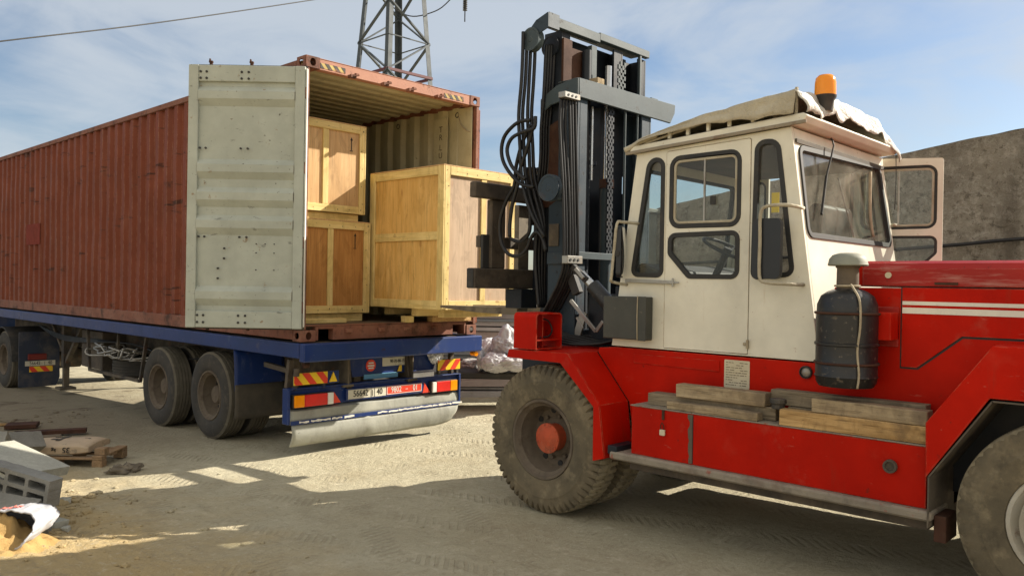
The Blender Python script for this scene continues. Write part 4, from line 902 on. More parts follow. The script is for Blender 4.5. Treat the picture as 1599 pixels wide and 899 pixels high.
# engine hood
hood=MB().prism([(.488,.652),(.488,.752),(.515,.785),(.56,.80),(2.04,.80),(2.09,.785),(2.12,.752),(2.12,.652)],fY,-7.65,-5.34).build('engine_hood',Mt['redhood'],fk,bevel=.006,seg=2)
MB().prism([(-5.19,.648),(-5.338,.648),(-5.338,.79),(-5.30,.79)],fX,.502,2.10).build('hood_front',Mt['red'],fk,bevel=.004)
MB().cyl((.478,-5.49,.715),(.488,-5.49,.715),.018,14).build('hood_bolt',Mt['paper'],hood)
MB().box(.481,.487,-5.86,-5.74,.662,.676).build('hood_hinge',Mt['mastr'],hood)
gap=MB().prism([(-5.558,.648),(-5.558,.176),(-5.656,.176),(-5.887,.367),(-7.6,.376),(-7.6,.648)],fX,.4985,.5005).build('panel_gap',Mt['ink'],fk)
ep=MB().prism([(-5.566,.644),(-5.566,.186),(-5.652,.186),(-5.883,.379),(-7.58,.388),(-7.58,.644)],fX,.490,.498).build('engine_panel',Mt['red'],fk,bevel=.003)
for z0,z1 in ((.545,.566),(.496,.530)): MB().box(.4865,.4888,-7.57,-5.570,z0,z1).build('white_stripe',Mt['stripe'],ep)
# step, tool box and tread plates
B('running_step','check',.15,.46,-5.84,-3.74,-.592,-.537,bevel=.012)
tb=MB().box(.20,.52,-5.80,-3.895,-.536,-.206).build('tool_box',Mt['red'],fk,bevel=.003)
B('box_lid','check',.195,.498,-4.365,-3.885,-.205,-.197,par=tb,bevel=.002); B('box_lid','check',.195,.498,-5.80,-4.370,-.205,-.197,par=tb,bevel=.002)
m=MB(); rq=random.Random(2); Lp=[(-4.375,-.208)]; Rp=[]
for i in range(14):
    z=-.21-.32*i/13; w=.016+.018*rq.random(); Lp.append((-4.375-.004,z)); Rp.append((-4.375+w,z))
m.prism(Lp[1:]+Rp[::-1],fX,.1965,.1995); m.build('bare_metal_seam',Mt['rim'],tb)
MB().box(.1965,.1992,-4.383,-4.378,-.53,-.21).build('seam_line',Mt['ink'],tb)
m=MB(); yb_=-4.155
m.box(.188,.199,yb_-.008,yb_+.008,-.27,-.205)
m.tube([(.186,yb_-.012,-.335),(.183,yb_-.012,-.305),(.18,yb_,-.288),(.183,yb_+.012,-.305),(.186,yb_+.012,-.335)],.0035,6)
pk=m.build('hasp',Mt['mastr'],tb); B('padlock','paper',.177,.195,yb_-.02,yb_+.02,-.375,-.335,par=tb,bevel=.004)
m=MB().lathe([(-.012,.038),(-.030,.036),(-.030,.026),(-.014,.022),(-.014,.001)],(.2,-5.62,-.335),'x',20); m.build('side_reflector',Mt['carr'],tb,auto=35)
# air cleaner drum
ac=MB().lathe([(.035,.001),(.035,.15),(.06,.166),(.085,.170),(.095,.176),(.105,.170),(.27,.170),(.275,.178),(.287,.178),(.292,.170),(.45,.170),(.455,.176),(.463,.176),(.468,.168),(.51,.166),(.56,.145),(.585,.11),(.60,.075),(.60,.001)],(.315,-5.32,.03),'z',40).build('air_cleaner',Mt['acblack'],fk,auto=40)
MB().lathe([(.60,.062),(.72,.060),(.725,.068),(.735,.068)],(.315,-5.32,.03),'z',28).build('intake_neck',Mt['rim'],ac,auto=40)
MB().lathe([(.735,.108),(.742,.112),(.752,.108),(.775,.104),(.798,.085),(.810,.05),(.812,.001)],(.315,-5.32,.03),'z',32).build('rain_cap',Mt['acgrey'],ac,auto=35)
rx,ry=.315-.125,-5.32-.115
ptube('tie_rope',[(.26,-5.36,.655),(rx+.05,ry+.05,.63),(rx-.002,ry-.004,.56),(rx-.006,ry-.010,.42),(rx-.004,ry+.004,.28),(rx-.006,ry-.008,.15),(rx-.004,ry+.0,.07)],.0065,'rope',ac)
m=MB().tube([(.315+.068*math.cos(t),-5.32+.068*math.sin(t),.648) for t in [i*PI/10 for i in range(21)]],.007,6); m.build('rope_ring',Mt['rope'],ac,smooth=True)
for zz_ in (.20,.49): MB().tube([(.315+.174*math.cos(a_),-5.32+.174*math.sin(a_),zz_) for a_ in [i_*PI/16 for i_ in range(33)]],.008,6).build('clamp_band',Mt['mastr'],ac,smooth=True)
B('cleaner_bracket','red',.36,.50,-5.55,-5.44,.34,.50); B('bracket_plate','redhood',.484,.499,-5.55,-5.40,.30,.53)
for yy in (-5.005,-5.115):
    m=MB().lathe([(-.004,.040),(-.022,.040),(-.026,.034),(-.012,.031)],(.5,yy,.105),'x',24); l=m.build('side_lamp',Mt['black'],fk,auto=35)
    MB().lathe([(-.012,.030),(-.018,.022),(-.020,.001)],(.5,yy,.105),'x',24).build('lens',Mt['steel'],l,auto=35)
dp_=MB().prism(rp([(-4.435,-.045),(-4.62,-.045),(-4.62,.142),(-4.435,.142)],.008),fX,.4965,.4992).build('data_sheet',Mt['paper'],fk)
m=MB(); rq=random.Random(4)
for r in range(10):
    z=.125-.0165*r; y=-4.448
    while y>-4.60:
        L=rq.uniform(.008,.035); 
        if rq.random()<.78: m.box(.4955,.4963,max(y-L,-4.608),y,z-.0028,z+.0012)
        y-=L+.006
m.build('sheet_print',Mt['rim'],dp_)
# front fender
A,Bf,C_,D_=(-2.75,.112),(-3.352,.122),(-3.649,-.228),(-3.70,-.60)
a_,b_,c_,d_=(-2.735,.048),(-3.280,.045),(-3.597,-.245),(-3.60,-.63)
for s in (0,1):
    xo=(.145,.158) if s==0 else (2.442,2.455)
    MB().prism([A,Bf,C_,D_,d_,c_,b_,a_],fX,*xo).build('fender_lip',Mt['red'],fk,bevel=.003)
    t=.010
    def sheet(p,q,x0,x1,name='front_fender'):
        d=(Vector(q)-Vector(p)).normalized(); nn=Vector((-d.y,d.x)); 
        if nn.y>0: nn=-nn
        MB().prism([p,q,(q[0]+nn.x*t,q[1]+nn.y*t),(p[0]+nn.x*t,p[1]+nn.y*t)],fX,x0,x1).build(name,Mt['red'],fk,bevel=.002)
    if s==0: sheet(A,Bf,.159,.90); sheet((Bf[0]-.001,Bf[1]-.002),C_,.159,.499); sheet(C_,D_,.159,.499)
    else: sheet(A,Bf,1.9,2.44); sheet((Bf[0]-.001,Bf[1]-.002),C_,2.131,2.441); sheet(C_,D_,2.131,2.441)
B('step_bracket','mastd',.16,.40,-3.80,-3.72,-.56,-.50)
# open steel box on the fender
def rbox(x0,x1,y0,y1,z0,z1,t,r):
    m=MB(); o=rp([(x0,z0),(x1,z0),(x1,z1),(x0,z1)],[.002,.002,r,r]); i=rp([(x0+t,z0+t),(x1-t,z0+t),(x1-t,z1-t),(x0+t,z1-t)],[.002,.002,r*.8,r*.8])
    m.prism(o,fY,y0,y1,holes=[i]); return m
gb=rbox(.150,.455,-3.035,-2.80,.124,.405,.010,.035).build('guard_box',Mt['red'],fk,bevel=.002)
B('box_divider','red',.285,.293,-2.98,-2.82,.135,.395,par=gb,bevel=.001); B('box_shelf','red',.162,.445,-3.03,-2.85,.190,.20,par=gb,bevel=.001)
B('box_stiffener','red',.295,.445,-2.86,-2.85,.21,.33,par=gb,bevel=.001)
m=MB().lathe([(0,.001),(0,.05),(.05,.05),(.05,.001)],(.18,-2.92,.30),'x',20); m.build('box_fitting',Mt['mastd'],gb,auto=35)
ptube('box_cable',[(.30,-2.93,.36),(.38,-2.95,.34),(.41,-2.97,.27),(.36,-2.98,.22),(.28,-2.96,.21)],.007,'hose',gb)
# rear fender
P_=[(-5.806,-.069),(-6.112,.357),(-7.62,.372),(-7.62,-.10),(-7.10,-.10),(-6.88,.096),(-6.103,.092),(-5.812,-.356)]
for s in (0,1):
    xo=(.145,.160) if s==0 else (2.44,2.455); xi=(.161,.499) if s==0 else (2.131,2.439)
    MB().prism(P_,fX,*xo).build('rear_fender_side',Mt['red'],fk,bevel=.004)
    for p,q in ((P_[0],P_[1]),(P_[1],P_[2])):
        d=(Vector(q)-Vector(p)).normalized(); nn=Vector((-d.y,d.x)); nn = nn if nn.y<0 else -nn
        MB().prism([p,q,(q[0]+nn.x*.01,q[1]+nn.y*.01),(p[0]+nn.x*.01,p[1]+nn.y*.01)],fX,*xi).build('rear_fender_top',Mt['red'],fk)
    LN=[(-5.822,-.62),(-5.822,-.35),(-6.112,.082),(-6.87,.085),(-7.09,-.11)]
    m=MB()
    xi2=(.1465,.60) if s==0 else (2.0,2.4535)
    for i in range(4):
        p,q=LN[i],LN[i+1]; d=(Vector(q)-Vector(p)).normalized(); nn=Vector((-d.y,d.x)); nn = nn if nn.x+nn.y*.5<0 else -nn
        nn=Vector((0,-1)) if i==2 else nn
        m.prism([p,q,(q[0]+nn.x*.008,q[1]+nn.y*.008),(p[0]+nn.x*.008,p[1]+nn.y*.008)],fX,*xi2)
    m.build('wheel_arch_liner',Mt['liner'],fk)
B('step_end_bracket','mastr',.20,.40,-5.90,-5.84,-.70,-.56)
# wheels
def fork_tyre(r=.565,w=.29,rib=True,rin=.295):
    return [(.03,rin),(.012,rin+.015),(.004,rin+.05),(0,rin+.10),(.0,r-.125),(.003,r-.120),(.004,r-.095),(.010,r-.05),(.030,r-.014),(.050,r-.004),(.085,r),(.125,r),(.130,r-.002),(w-.130,r-.002),(w-.125,r),(w-.085,r),(w-.05,r-.004),(w-.03,r-.014),(w-.010,r-.05),(w-.004,r-.12),(w,rin+.10),(w-.004,rin+.05),(w-.012,rin+.015),(w-.03,rin)]
def lug(i,j,r):
    if 7<=j<=10: return -.030 if i%4==0 else 0
    if 14<=j<=18: return -.030 if (i+2)%4==0 else 0
    if j in (11,12,13): return -.004 if (i//2)%2 else 0
    if j==6: return -.004 if i%4==0 else 0
    return 0
def lug2(i,j,r):
    if 6<=j<=8: return -.012 if i%4==0 else 0
    if j in (11,12,13): return -.014
    return 0
zf=-1.115+.565
for k,x in ((1,.150),(-1,2.45)):
    dual_wheel((x,-3.10,zf),fk,k,.565,mats=('rubberf','rim','hub'),tyre_fn=fork_tyre,rin=.295,hubc=[(.22,.15),(.19,.135),(.185,.105),(.10,.10),(.095,.115),(.075,.115),(.07,.10),(.055,.06),(.05,.001)],w=.29,modf=lug,nseg=232)
for k,x in ((1,.165),(-1,2.43)):
    dual_wheel((x,-6.46,-1.03+.52),fk,k,.52,mats=('rubberf','rimw','rim'),tyre_fn=lambda r,w,q,ri: fork_tyre(r,w,q,ri),rin=.275,single=True,w=.28,modf=lug2,nseg=192,hubc=[(.03,.10),(-.02,.09),(-.03,.07),(-.03,.001)])
m=MB(); m.cyl((.35,-3.1,zf),(2.25,-3.1,zf),.12,16); m.lathe([(-.3,.12),(-.2,.26),(.2,.26),(.3,.12)],(1.3,-3.1,zf),'x',24); m.build('drive_axle',Mt['mastd'],fk,auto=35)
for w_ in [o for o in bpy.data.objects if o.parent is fk and o.name.startswith('wheel') and abs(wloc(o).y+3.1)<.01]:
    c=wloc(w_); k=1 if c.x<1 else -1
    m=MB()
    for i in range(10):
        t=i*2*PI/10; m.cyl((c.x+k*.068,c.y+.10*math.cos(t),c.z+.10*math.sin(t)),(c.x+k*.085,c.y+.10*math.cos(t),c.z+.10*math.sin(t)),.010,6)
    m.build('hub_bolts',Mt['hub'],w_)
# ---- cab
cab=None
YB=lambda z:-5.08+.14*(z-.19)
X0,X1=.50,2.12
def edge_y(z): return YB(z)
outl=[(-3.49,.175),(YB(.175),.175),(YB(1.66),1.66),(-3.69,1.60)]
w1=rp([(-3.665,.705),(-3.925,.700),(-3.925,1.545),(-3.80,1.545)],[.045,.045,.065,.075])
w4=rp([(-4.625,.69),(-4.905,.715),(-4.79,1.585),(-4.64,1.585)],[.04,.05,.075,.06])
wd1=rp([(-3.990,1.050),(-4.525,1.045),(-4.525,1.545),(-3.990,1.540)],.07)
wd2=rp([(-3.985,.86),(-4.145,.695),(-4.520,.695),(-4.520,1.00),(-3.985,.995)],[.04,.04,.05,.05,.05])
dooro=rp([(-3.948,.185),(-4.603,.185),(-4.603,1.62),(-3.948,1.592)],[.01,.01,.02,.02])
cabm=MB()
for xa,xb in ((X0,X0+.03),(X1-.03,X1)):
    cabm.prism(outl,fX,xa,xb,holes=[w1,w4,dooro])
fR=lambda a,b,d:(a,YB(b)+d,b)
ws=rp([(.555,.965),(2.055,.965),(2.005,1.575),(.570,1.540)],.06)
cabm.prism([(X0+.031,.176),(X1-.031,.176),(X1-.031,1.655),(X0+.031,1.655)],fR,.0,.03,holes=[ws])
yF=lambda z:-3.49-(.2)*(z-.175)/(1.425)
fF=lambda a,b,d:(a,yF(b)-d,b)
fw=rp([(.60,.70),(2.02,.70),(1.98,1.50),(.62,1.50)],.06)
cabm.prism([(X0+.031,.176),(X1-.031,.176),(X1-.031,1.598),(X0+.031,1.598)],fF,.0,.03,holes=[fw])
cab=cabm.build('cab',Mt['cream'],fk,bevel=.008,seg=2)
# roof slab with gutter and overhang at the rear
m=MB(); m.prism([(-3.63,1.605),(-4.96,1.675),(-4.99,1.715),(-4.96,1.735),(-3.66,1.655)],fX,.475,2.145); roof=m.build('cab_roof',Mt['cream'],cab,bevel=.008,seg=2)
m=MB(); m.prism([(-3.61,1.592),(-4.985,1.665),(-4.985,1.688),(-3.61,1.615)],fX,.462,.4745); m.build('rain_gutter',surf('brown_gutter',(.26,.22,.16),[(RUST,8,.55,.7,.7)],rough=.7),cab,bevel=.003)
for i,(y,h) in enumerate(((-3.97,.05),(-4.12,.07),(-4.28,.085),(-4.44,.105),(-4.61,.125))):
    zb=1.665+(-y-3.66)*.062; MB().box(.488,.510,y-.012,y+.012,zb-.005,zb+h).build('roof_stub',Mt['cream'],cab,bevel=.002)
def framewin(poly,fn,d0,d1,par,seal=.020,pane=True,nm='window_seal',gm='glass'):
    o=inset(poly,-.012); i=inset(poly,seal)
    s_=MB().prism(o,fn,d0,d1,holes=[i]).build(nm,Mt['seal'],par,bevel=.004)
    if pane: MB().prism(inset(poly,seal-.003),fn,(d0+d1)/2+.006,(d0+d1)/2+.010).build('glass_pane',Mt[gm],s_)
    return s_
for xa in (X0-.007,X1-.023): 
    for p in (w1,w4): framewin(p,fX,xa,xa+.030,cab)
framewin(ws,fR,-.012,.025,cab,.022,nm='windscreen_seal',gm='wsglass'); framewin(fw,fF,-.012,.025,cab,.022,nm='windscreen_seal')
MB().prism(rp([(-3.948+.006,.175),(-4.609,.175),(-4.609,1.63),(-3.942,1.60)],.02),fX,X0+.031,X0+.034,holes=[rp([(-3.97,.62),(-4.58,.62),(-4.58,1.58),(-3.97,1.56)],.05)]).build('door_rebate',Mt['seal'],cab)
def make_door(fn,par,side_):
    d=MB().prism(inset(dooro,.004),fn,-.003,.024,holes=[wd1,wd2]).build('cab_door',Mt['cream'],par,bevel=.005,seg=2)
    framewin(wd1,fn,-.009,.020,d,.020,pane=False)
    i1=inset(wd1,.021); i2=inset(wd1,.038)
    MB().prism(i1,fn,-.002,.014,holes=[i2]).build('inner_window_frame',Mt['canvas'],d,bevel=.002)
    MB().prism(inset(wd1,.034),fn,.006,.009).build('glass_pane',Mt['glass'],d)
    B_=MB(); xm=-4.255
    B_.prism([(xm-.006,1.085),(xm+.006,1.085),(xm+.006,1.51),(xm-.006,1.51)],fn,.001,.012); B_.build('sliding_bar',Mt['steel'],d)
    framewin(wd2,fn,-.009,.020,d,.020)
    return d
dl=make_door(fX if False else (lambda a,b,d:(X0+d,a,b)),cab,0)
for z in (.255,): 
    m=MB().box(.478,.496,-4.612,-4.598,z-.03,z+.03).box(.482,.494,-4.598,-4.575,z-.01,z+.01); m.build('door_latch',Mt['rope'],dl,bevel=.003)
MB().box(.487,.494,-4.35,-4.31,1.19,1.25).build('window_catch',Mt['seal'],dl)
# other door, swung fully open along the far side
hd_=Vector((2.15,-4.62,0)); dv=Vector((.22,-.975,0)).normalized(); nv=Vector((-.975,-.22,0)).normalized()
def fO(a,b,d):
    s_=(-3.948-a)                 # 0..-.655 from the free edge side to the hinge
    t_=(a+4.603)                  # 0 at hinge .. .655 at free edge
    p=hd_+dv*t_*1.02+nv*d; return (p.x,p.y,b+.055)
do=make_door(fO,cab,1)
# latch bar, wipers, handles
m=MB().bar((.485,-3.62,.665),(.485,-4.02,.655),.02,.024).cyl((.47,-4.02,.655),(.50,-4.02,.655),.012,10).bar((.478,-4.03,.625),(.478,-4.03,.685),.012,.012).bar((.478,-3.99,.655),(.478,-4.08,.655),.010,.012); m.build('latch_bar',Mt['steel'],cab,bevel=.002)
def mirror_arm(x,y,zt,zb,xin,name='mirror_arm'):
    return ptube(name,[(xin,y-.10 if False else y-.22,zt+.01),(x,y-.18,zt+.02),(x,y-.04,zt+.02),(x,y,zt-.03),(x,y,zt-.2),(x,y,zb+.04),(x,y-.04,zb),(x,y-.18,zb-.01),(xin,y-.23,zb-.012)],.0115,'canvas',cab,k=3)
for x,xin in ((.36,.50),(2.32,2.12)):
    mirror_arm(x,-4.745,1.125,.665,xin)
    bx=MB().prism(rp([(-4.685,.685),(-4.875,.685),(-4.875,1.07),(-4.685,1.07)],.035),fX,x+.012 if x<1 else x-.05,x+.05 if x<1 else x-.012).build('rear_view_mirror',Mt['mback'],cab,bevel=.008,seg=2)
for x,xin,sg in ((.335,.50,1),(2.285,2.12,-1)):
    ptube('mirror_arm',[(xin,-3.72,1.085),(x+sg*.04,-3.66,1.09),(x,-3.64,1.075),(x,-3.62,.9),(x,-3.60,.70),(x+sg*.02,-3.59,.655),(xin,-3.62,.635)],.0115,'canvas',cab,k=3)
    m=MB(); P8=rp([(-.075,-.19),(.075,-.19),(.075,.19),(-.075,.19)],.04)
    ca,sa=math.cos(R_(28*sg)),math.sin(R_(28*sg))
    fm=lambda a,b,d:(x+sg*.085+a*ca-d*sa,-3.63+a*sa+d*ca,.875+b)
    hb=m.prism(P8,fm,.0,.035).build('side_mirror',Mt['mback'],cab,bevel=.006,seg=2)
    m=MB()
    N=10; vs=[(a,b) for b in [ -.178+.356*i/N for i in range(N+1)] for a in [-.064+.128*i/N for i in range(N+1)]]
    m.add([fm(a,b,-.006-.02*(1-(a/.09)**2-(b/.25)**2)) for a,b in vs],[(i*(N+1)+j,i*(N+1)+j+1,(i+1)*(N+1)+j+1,(i+1)*(N+1)+j) for i in range(N) for j in range(N)])
    m.build('mirror_glass',Mt['mirror'],hb,smooth=True)
    m=MB(); m.cyl((x,-3.64,.86),(x+sg*.03,-3.635,.86),.022,10); m.build('mirror_clamp',Mt['black'],cab)
# wiper on the rear windscreen
ptube('wiper_arm',[(1.02,YB(1.66)-.04,1.655),(1.02,YB(1.5)-.04,1.60),(.93,YB(1.4)-.025,1.42),(.86,YB(1.3)-.018,1.28)],.006,'seal',cab,k=2)
m=MB().bar((.92,YB(1.38)-.018,1.385),(.76,YB(1.10)-.018,1.115),.014,.02); m.build('wiper_blade',Mt['seal'],cab)
ptube('wiper_arm',[(1.45,YB(.96)+.05,1.0),(1.38,YB(1.2)+.05,1.2),(1.30,YB(1.42)+.05,1.42)],.006,'seal',cab,k=2)
# black box hung on the cab side
bb=MB().box(.405,.498,-3.855,-3.475,.235,.548).build('battery_box',Mt['blackplate'],cab,bevel=.006)
MB().box(.400,.4045,-3.86,-3.79,.232,.551).build('box_flap',Mt['blackplate'],bb,bevel=.003)
ptube('box_strap',[(.397,-3.79,.555),(.396,-3.788,.4),(.397,-3.792,.235)],.004,'rope',bb,k=2)
# inside of the cab
st=MB().prism(rp([(1.02,.45),(1.60,.45),(1.60,.60),(1.02,.60)],.04),fY,-4.72,-4.22).build('driver_seat',Mt['seatm'],cab,bevel=.02,seg=2)
MB().prism(rp([(-4.70,.60),(-4.82,.62),(-4.86,1.22),(-4.76,1.22)],.04),fX,1.06,1.56).build('seat_back',Mt['seatm'],st,bevel=.02,seg=2)
MB().box(1.1,1.5,-4.68,-4.3,.17,.45).build('seat_base',Mt['black'],st)
m=MB(); cst=Vector((1.22,-4.05,.92)); ax=Vector((0,-.45,.9)).normalized(); e1=Vector((1,0,0)); e2=ax.cross(e1)
m.tube([cst+(e1*math.cos(t)+e2*math.sin(t))*.20 for t in [i*PI/16 for i in range(33)]],.013,8)
for t in (.3,2.4,4.5): m.bar(cst-ax*.03,cst+(e1*math.cos(t)+e2*math.sin(t))*.19,.018,.010)
m.cyl(cst-ax*.05,cst+ax*.01,.035,12); sw=m.build('steering_wheel',Mt['seatm'],cab,auto=40)
MB().cyl(cst-ax*.05,cst-ax*.6,.028,12).build('steering_column',Mt['black'],cab)
MB().prism([(-3.60,.20),(-3.86,.20),(-3.84,.74),(-3.66,.80)],fX,.60,2.02).build('dashboard',Mt['black'],cab,bevel=.01)
m=MB()
for i in range(5): m.bar((1.55+.06*i,-4.0,.5),(1.55+.06*i,-3.98,.85),.012,.012).lathe([(-.02,.001),(-.02,.016),(.02,.016),(.02,.001)],(1.55+.06*i,-3.98,.87),'z',8)
m.build('control_levers',Mt['steel'],cab)
MB().box(.53,2.09,-5.0,-3.55,.176,.196).build('cab_floor',Mt['black'],cab)
MB().box(.53,2.09,-4.9,-3.75,1.56,1.585).build('ceiling_lining',Mt['flap'],cab)
m=MB().box(.54,.548,-4.78,-4.73,1.12,1.25); m.build('warning_sticker',Mt['yellow'],cab)
ptube('sun_shade_curtain',[(1.72,-4.93,1.5),(1.70,-4.94,1.2),(1.74,-4.95,1.02)],.012,'rope',cab)
# canvas over the roof
def tarp_z(u,v):   # u across 0..1, v front..rear 0..1
    zb=1.672+.215*v**.62 if v>0 else 1.672
    crown=.045*math.sin(PI*min(1,max(0,u)))*v
    z=zb+crown+.02*abs(noise.noise((u*6,v*5,1)))*(.3+v)+.012*noise.noise((u*5,v*6,1))+.006*noise.noise((u*15,v*15,4))
    if u>.75: z-=.11*((u-.75)/.25)**1.5*(.4+.6*v)
    return z
m=MB(); NU,NV=60,60; vs=[]
for j in range(NV+1):
    v=j/NV
    for i in range(NU+1):
        u=i/NU; x=.475+1.70*u
        if v<=.86:
            vv=v/.86; y=-3.70-1.20*vv; z=tarp_z(u,vv)
        else:
            t=(v-.86)/.14; y=-4.90-.055*math.sin(t*PI/2)-.03*t; z=tarp_z(u,1)-(.05+.105*(1+.25*noise.noise((u*6,0,3))))*t**1.15
            y+=.034*noise.noise((u*9,t*2,7))-.022*abs(noise.noise((u*14,t*3,3))); z+=.016*noise.noise((u*11,t*3,9))+.03*t*noise.noise((u*17,0,5))
        if i<=1: z+=-.0
        vs.append((x,y,z))
m.add(vs,[(j*(NU+1)+i,j*(NU+1)+i+1,(j+1)*(NU+1)+i+1,(j+1)*(NU+1)+i) for j in range(NV) for i in range(NU)])
tp=m.build('canvas_cover',[Mt['canvas'],Mt['canvasw']],cab,smooth=True); tp.modifiers.new('s','SOLIDIFY').thickness=.006
for p in tp.data.polygons:
    if p.center.y+wloc(tp).y<-4.88: p.material_index=1
# side hem of the canvas folded under on the left
m=MB(); rq=random.Random(8); vs=[]; NH=40
for k in range(5):
    for i in range(NH+1):
        v=i/NH; y=-3.71-1.20*v; z0=tarp_z(0,v)-.004; dz=.016+.105*v**1.1*(1+.25*noise.noise((v*7,k*.3,5)))
        vs.append((.466+.008*math.sin(k*1.2)+.008*noise.noise((v*8,k,2))-.01*(k>1), y, z0-dz*k/4*1.25+.004))
m.add(vs,[(k*(NH+1)+i,k*(NH+1)+i+1,(k+1)*(NH+1)+i+1,(k+1)*(NH+1)+i) for k in range(4) for i in range(NH)])
o=m.build('canvas_hem',Mt['canvas'],tp,smooth=True); o.modifiers.new('s','SOLIDIFY').thickness=.004
ptube('rolled_canvas',[(.49,-4.20,1.775),(.50,-4.35,1.795),(.50,-4.55,1.84),(.49,-4.85,1.865)],[.022]*4 if False else .020,'canvas',tp,k=3)
ptube('canvas_corner',[(.47,-3.60,1.63),(.49,-3.66,1.655),(.49,-3.74,1.69),(.5,-3.86,1.72)],.022,'canvas',tp,k=3)
MB().box(.50,2.08,-4.88,-4.75,1.715,1.755).build('roof_debris',Mt['liner'],cab)
m=MB(); m.bar((.50,-4.905,1.70),(.50,-4.905,1.905),.016,.016); m.bar((.50,-3.75,1.665),(.50,-4.905,1.890),.014,.014); m.build('canvas_frame',Mt['canvas'],tp)
ptube('hanging_cord',[(2.13,-4.97,1.72),(2.135,-4.975,1.5),(2.13,-4.97,1.25)],.003,'wirem',tp,k=2)
# beacon
bc=MB().lathe([(-.07,.050),(.0,.056),(.02,.070),(.035,.072),(.038,.001)],(.82,-4.955,1.865),'z',28).build('warning_beacon',Mt['black'],cab,auto=35)
MB().lathe([(.035,.069),(.12,.067),(.15,.062),(.168,.045),(.174,.02),(.175,.001)],(.82,-4.955,1.865),'z',36).build('amber_dome',Mt['orange'],bc,smooth=True)
# ---- mast
mast=MB()
def channel(m,x0,x1,y0,y1,z0,z1,open_=1,t=.02,mi=0):
    xw=x0 if open_>0 else x1-t
    m.box(xw,xw+t,y0,y1,z0,z1,mi)
    xa,xb=(x0+t,x1) if open_>0 else (x0,x1-t)
    m.box(xa,xb,y0,y0+t,z0,z1,mi); m.box(xa,xb,y1-t,y1,z0,z1,mi)
channel(mast,.86,.99,-2.83,-2.62,.02,2.24,1,.028); channel(mast,1.80,1.95,-2.83,-2.62,.02,2.24,-1,.028)
om=mast.build('outer_mast',Mt['mast'],fk,bevel=.004)
m=MB().prism([(.838,2.202),(2.24,2.196),(2.31,2.30),(2.318,2.385),(.832,2.365)],fY,-2.86,-2.838); m.box(.86,2.3,-2.836,-2.60,2.36,2.372)
m.prism([(-2.858,2.205),(-2.80,2.205),(-2.56,2.17),(-2.44,2.10),(-2.44,2.235),(-2.62,2.33),(-2.80,2.362),(-2.858,2.362)],fX,.815,.836)
m.build('mast_crossbeam',Mt['mastl'],om,bevel=.006)
B('cross_brace','mastl',.845,1.345,-2.875,-2.85,.845,.905,par=om); B('cross_brace','mast',.99,1.80,-2.80,-2.65,.06,.24,par=om); B('cross_brace','mastd',1.1,1.3,-2.7,-2.66,1.69,1.73,par=om)
m=MB().prism([(-2.56,.10),(-2.86,.10),(-2.86,2.15),(-2.68,2.15),(-2.66,1.36),(-2.555,1.30)],fX,.822,.840); m.build('side_plate',Mt['mast'],om,bevel=.003)
B('bolt_plate','mastl',.806,.821,-2.72,-2.56,1.345,1.365,par=om); B('tan_plate','liner',.808,.820,-2.68,-2.57,.955,1.145,par=om)
B('side_bar','mast',.800,.821,-2.84,-2.56,.80,.90,par=om); 
B('beam_cap','mastl',1.95,2.06,-2.83,-2.78,2.373,2.40,par=om)
im=MB(); channel(im,.905,1.02,-2.60,-2.40,.05,2.83,1,.024); channel(im,2.06,2.18,-2.60,-2.40,1.7,2.83,-1,.024); channel(im,1.66,1.80,-2.60,-2.40,.05,2.83,-1,.024)
inn=im.build('inner_mast',Mt['mastd'],fk,bevel=.003)
m=MB().box(.775,1.40,-2.64,-2.58,2.822,2.905).box(1.402,2.195,-2.635,-2.58,2.850,2.920); m.box(.79,2.18,-2.578,-2.42,2.88,2.90); m.build('top_beam',Mt['mastl'],inn,bevel=.005)
m=MB().box(1.022,1.25,-2.615,-2.42,2.30,2.70).box(.90,1.022,-2.625,-2.602,2.30,2.76); m.build('rusty_plate',Mt['mastr'],inn,bevel=.004)
B('guide_strip','mastl',1.285,1.365,-2.63,-2.58,2.36,2.78,par=inn); B('wood_spacer','oldy',1.16,1.26,-2.80,-2.70,2.373,2.44,par=inn)
B('back_plate','mastd',1.02,2.06,-2.45,-2.43,2.25,2.84,par=inn); B('mast_web','mastd',1.45,1.80,-2.62,-2.44,.05,2.25,par=inn)
for x in (1.536,1.725): B('guide_rail','mastl',x-.006,x+.006,-2.84,-2.82,.9,2.2,par=om,bevel=.002)
B('tie_plate','mastl',2.04,2.07,-2.63,-2.60,2.36,2.85,par=inn)
# lift cylinder and chains
m=MB().cyl((1.42,-2.72,.10),(1.42,-2.72,1.50),.052,20); lc=m.build('lift_cylinder',Mt['mastl'],om,auto=35)
MB().lathe([(0,.001),(0,.065),(.08,.065),(.08,.045)],(1.42,-2.72,1.50),'z',20).build('cylinder_head',Mt['mastr'],lc,auto=35)
MB().cyl((1.42,-2.72,1.58),(1.42,-2.72,2.6),.030,18).build('piston_rod',Mt['chrome'],lc,auto=35)
MB().cyl((1.18,-2.66,.10),(1.18,-2.66,2.7),.042,18).build('hydraulic_cylinder',Mt['mastd'],om,auto=35)
MB().cyl((1.195,-2.72,1.55),(1.195,-2.72,2.2),.014,12).build('bright_rod',Mt['chrome'],om,auto=35)
def chain(x,y,z0,z1,w=.10):
    m=MB(); z=z0; k=0
    while z<z1:
        for i in range(4): 
            xx=x+w*(i/3-.5); 
            if (i+k)%2==0: m.box(xx-.011,xx+.011,y-.008,y+.008,z,z+.040)
        m.cyl((x-w/2,y,z+.004),(x+w/2,y,z+.004),.006,6); z+=.032; k+=1
    return m.build('lift_chain',Mt['steel'],om)
chain(1.70,-2.66,2.38,2.70,.09).data.materials[0]=Mt['mastl']; 
c2=chain(1.36,-2.80,.9,2.2,.06); c2.data.materials[0]=Mt['mastd']
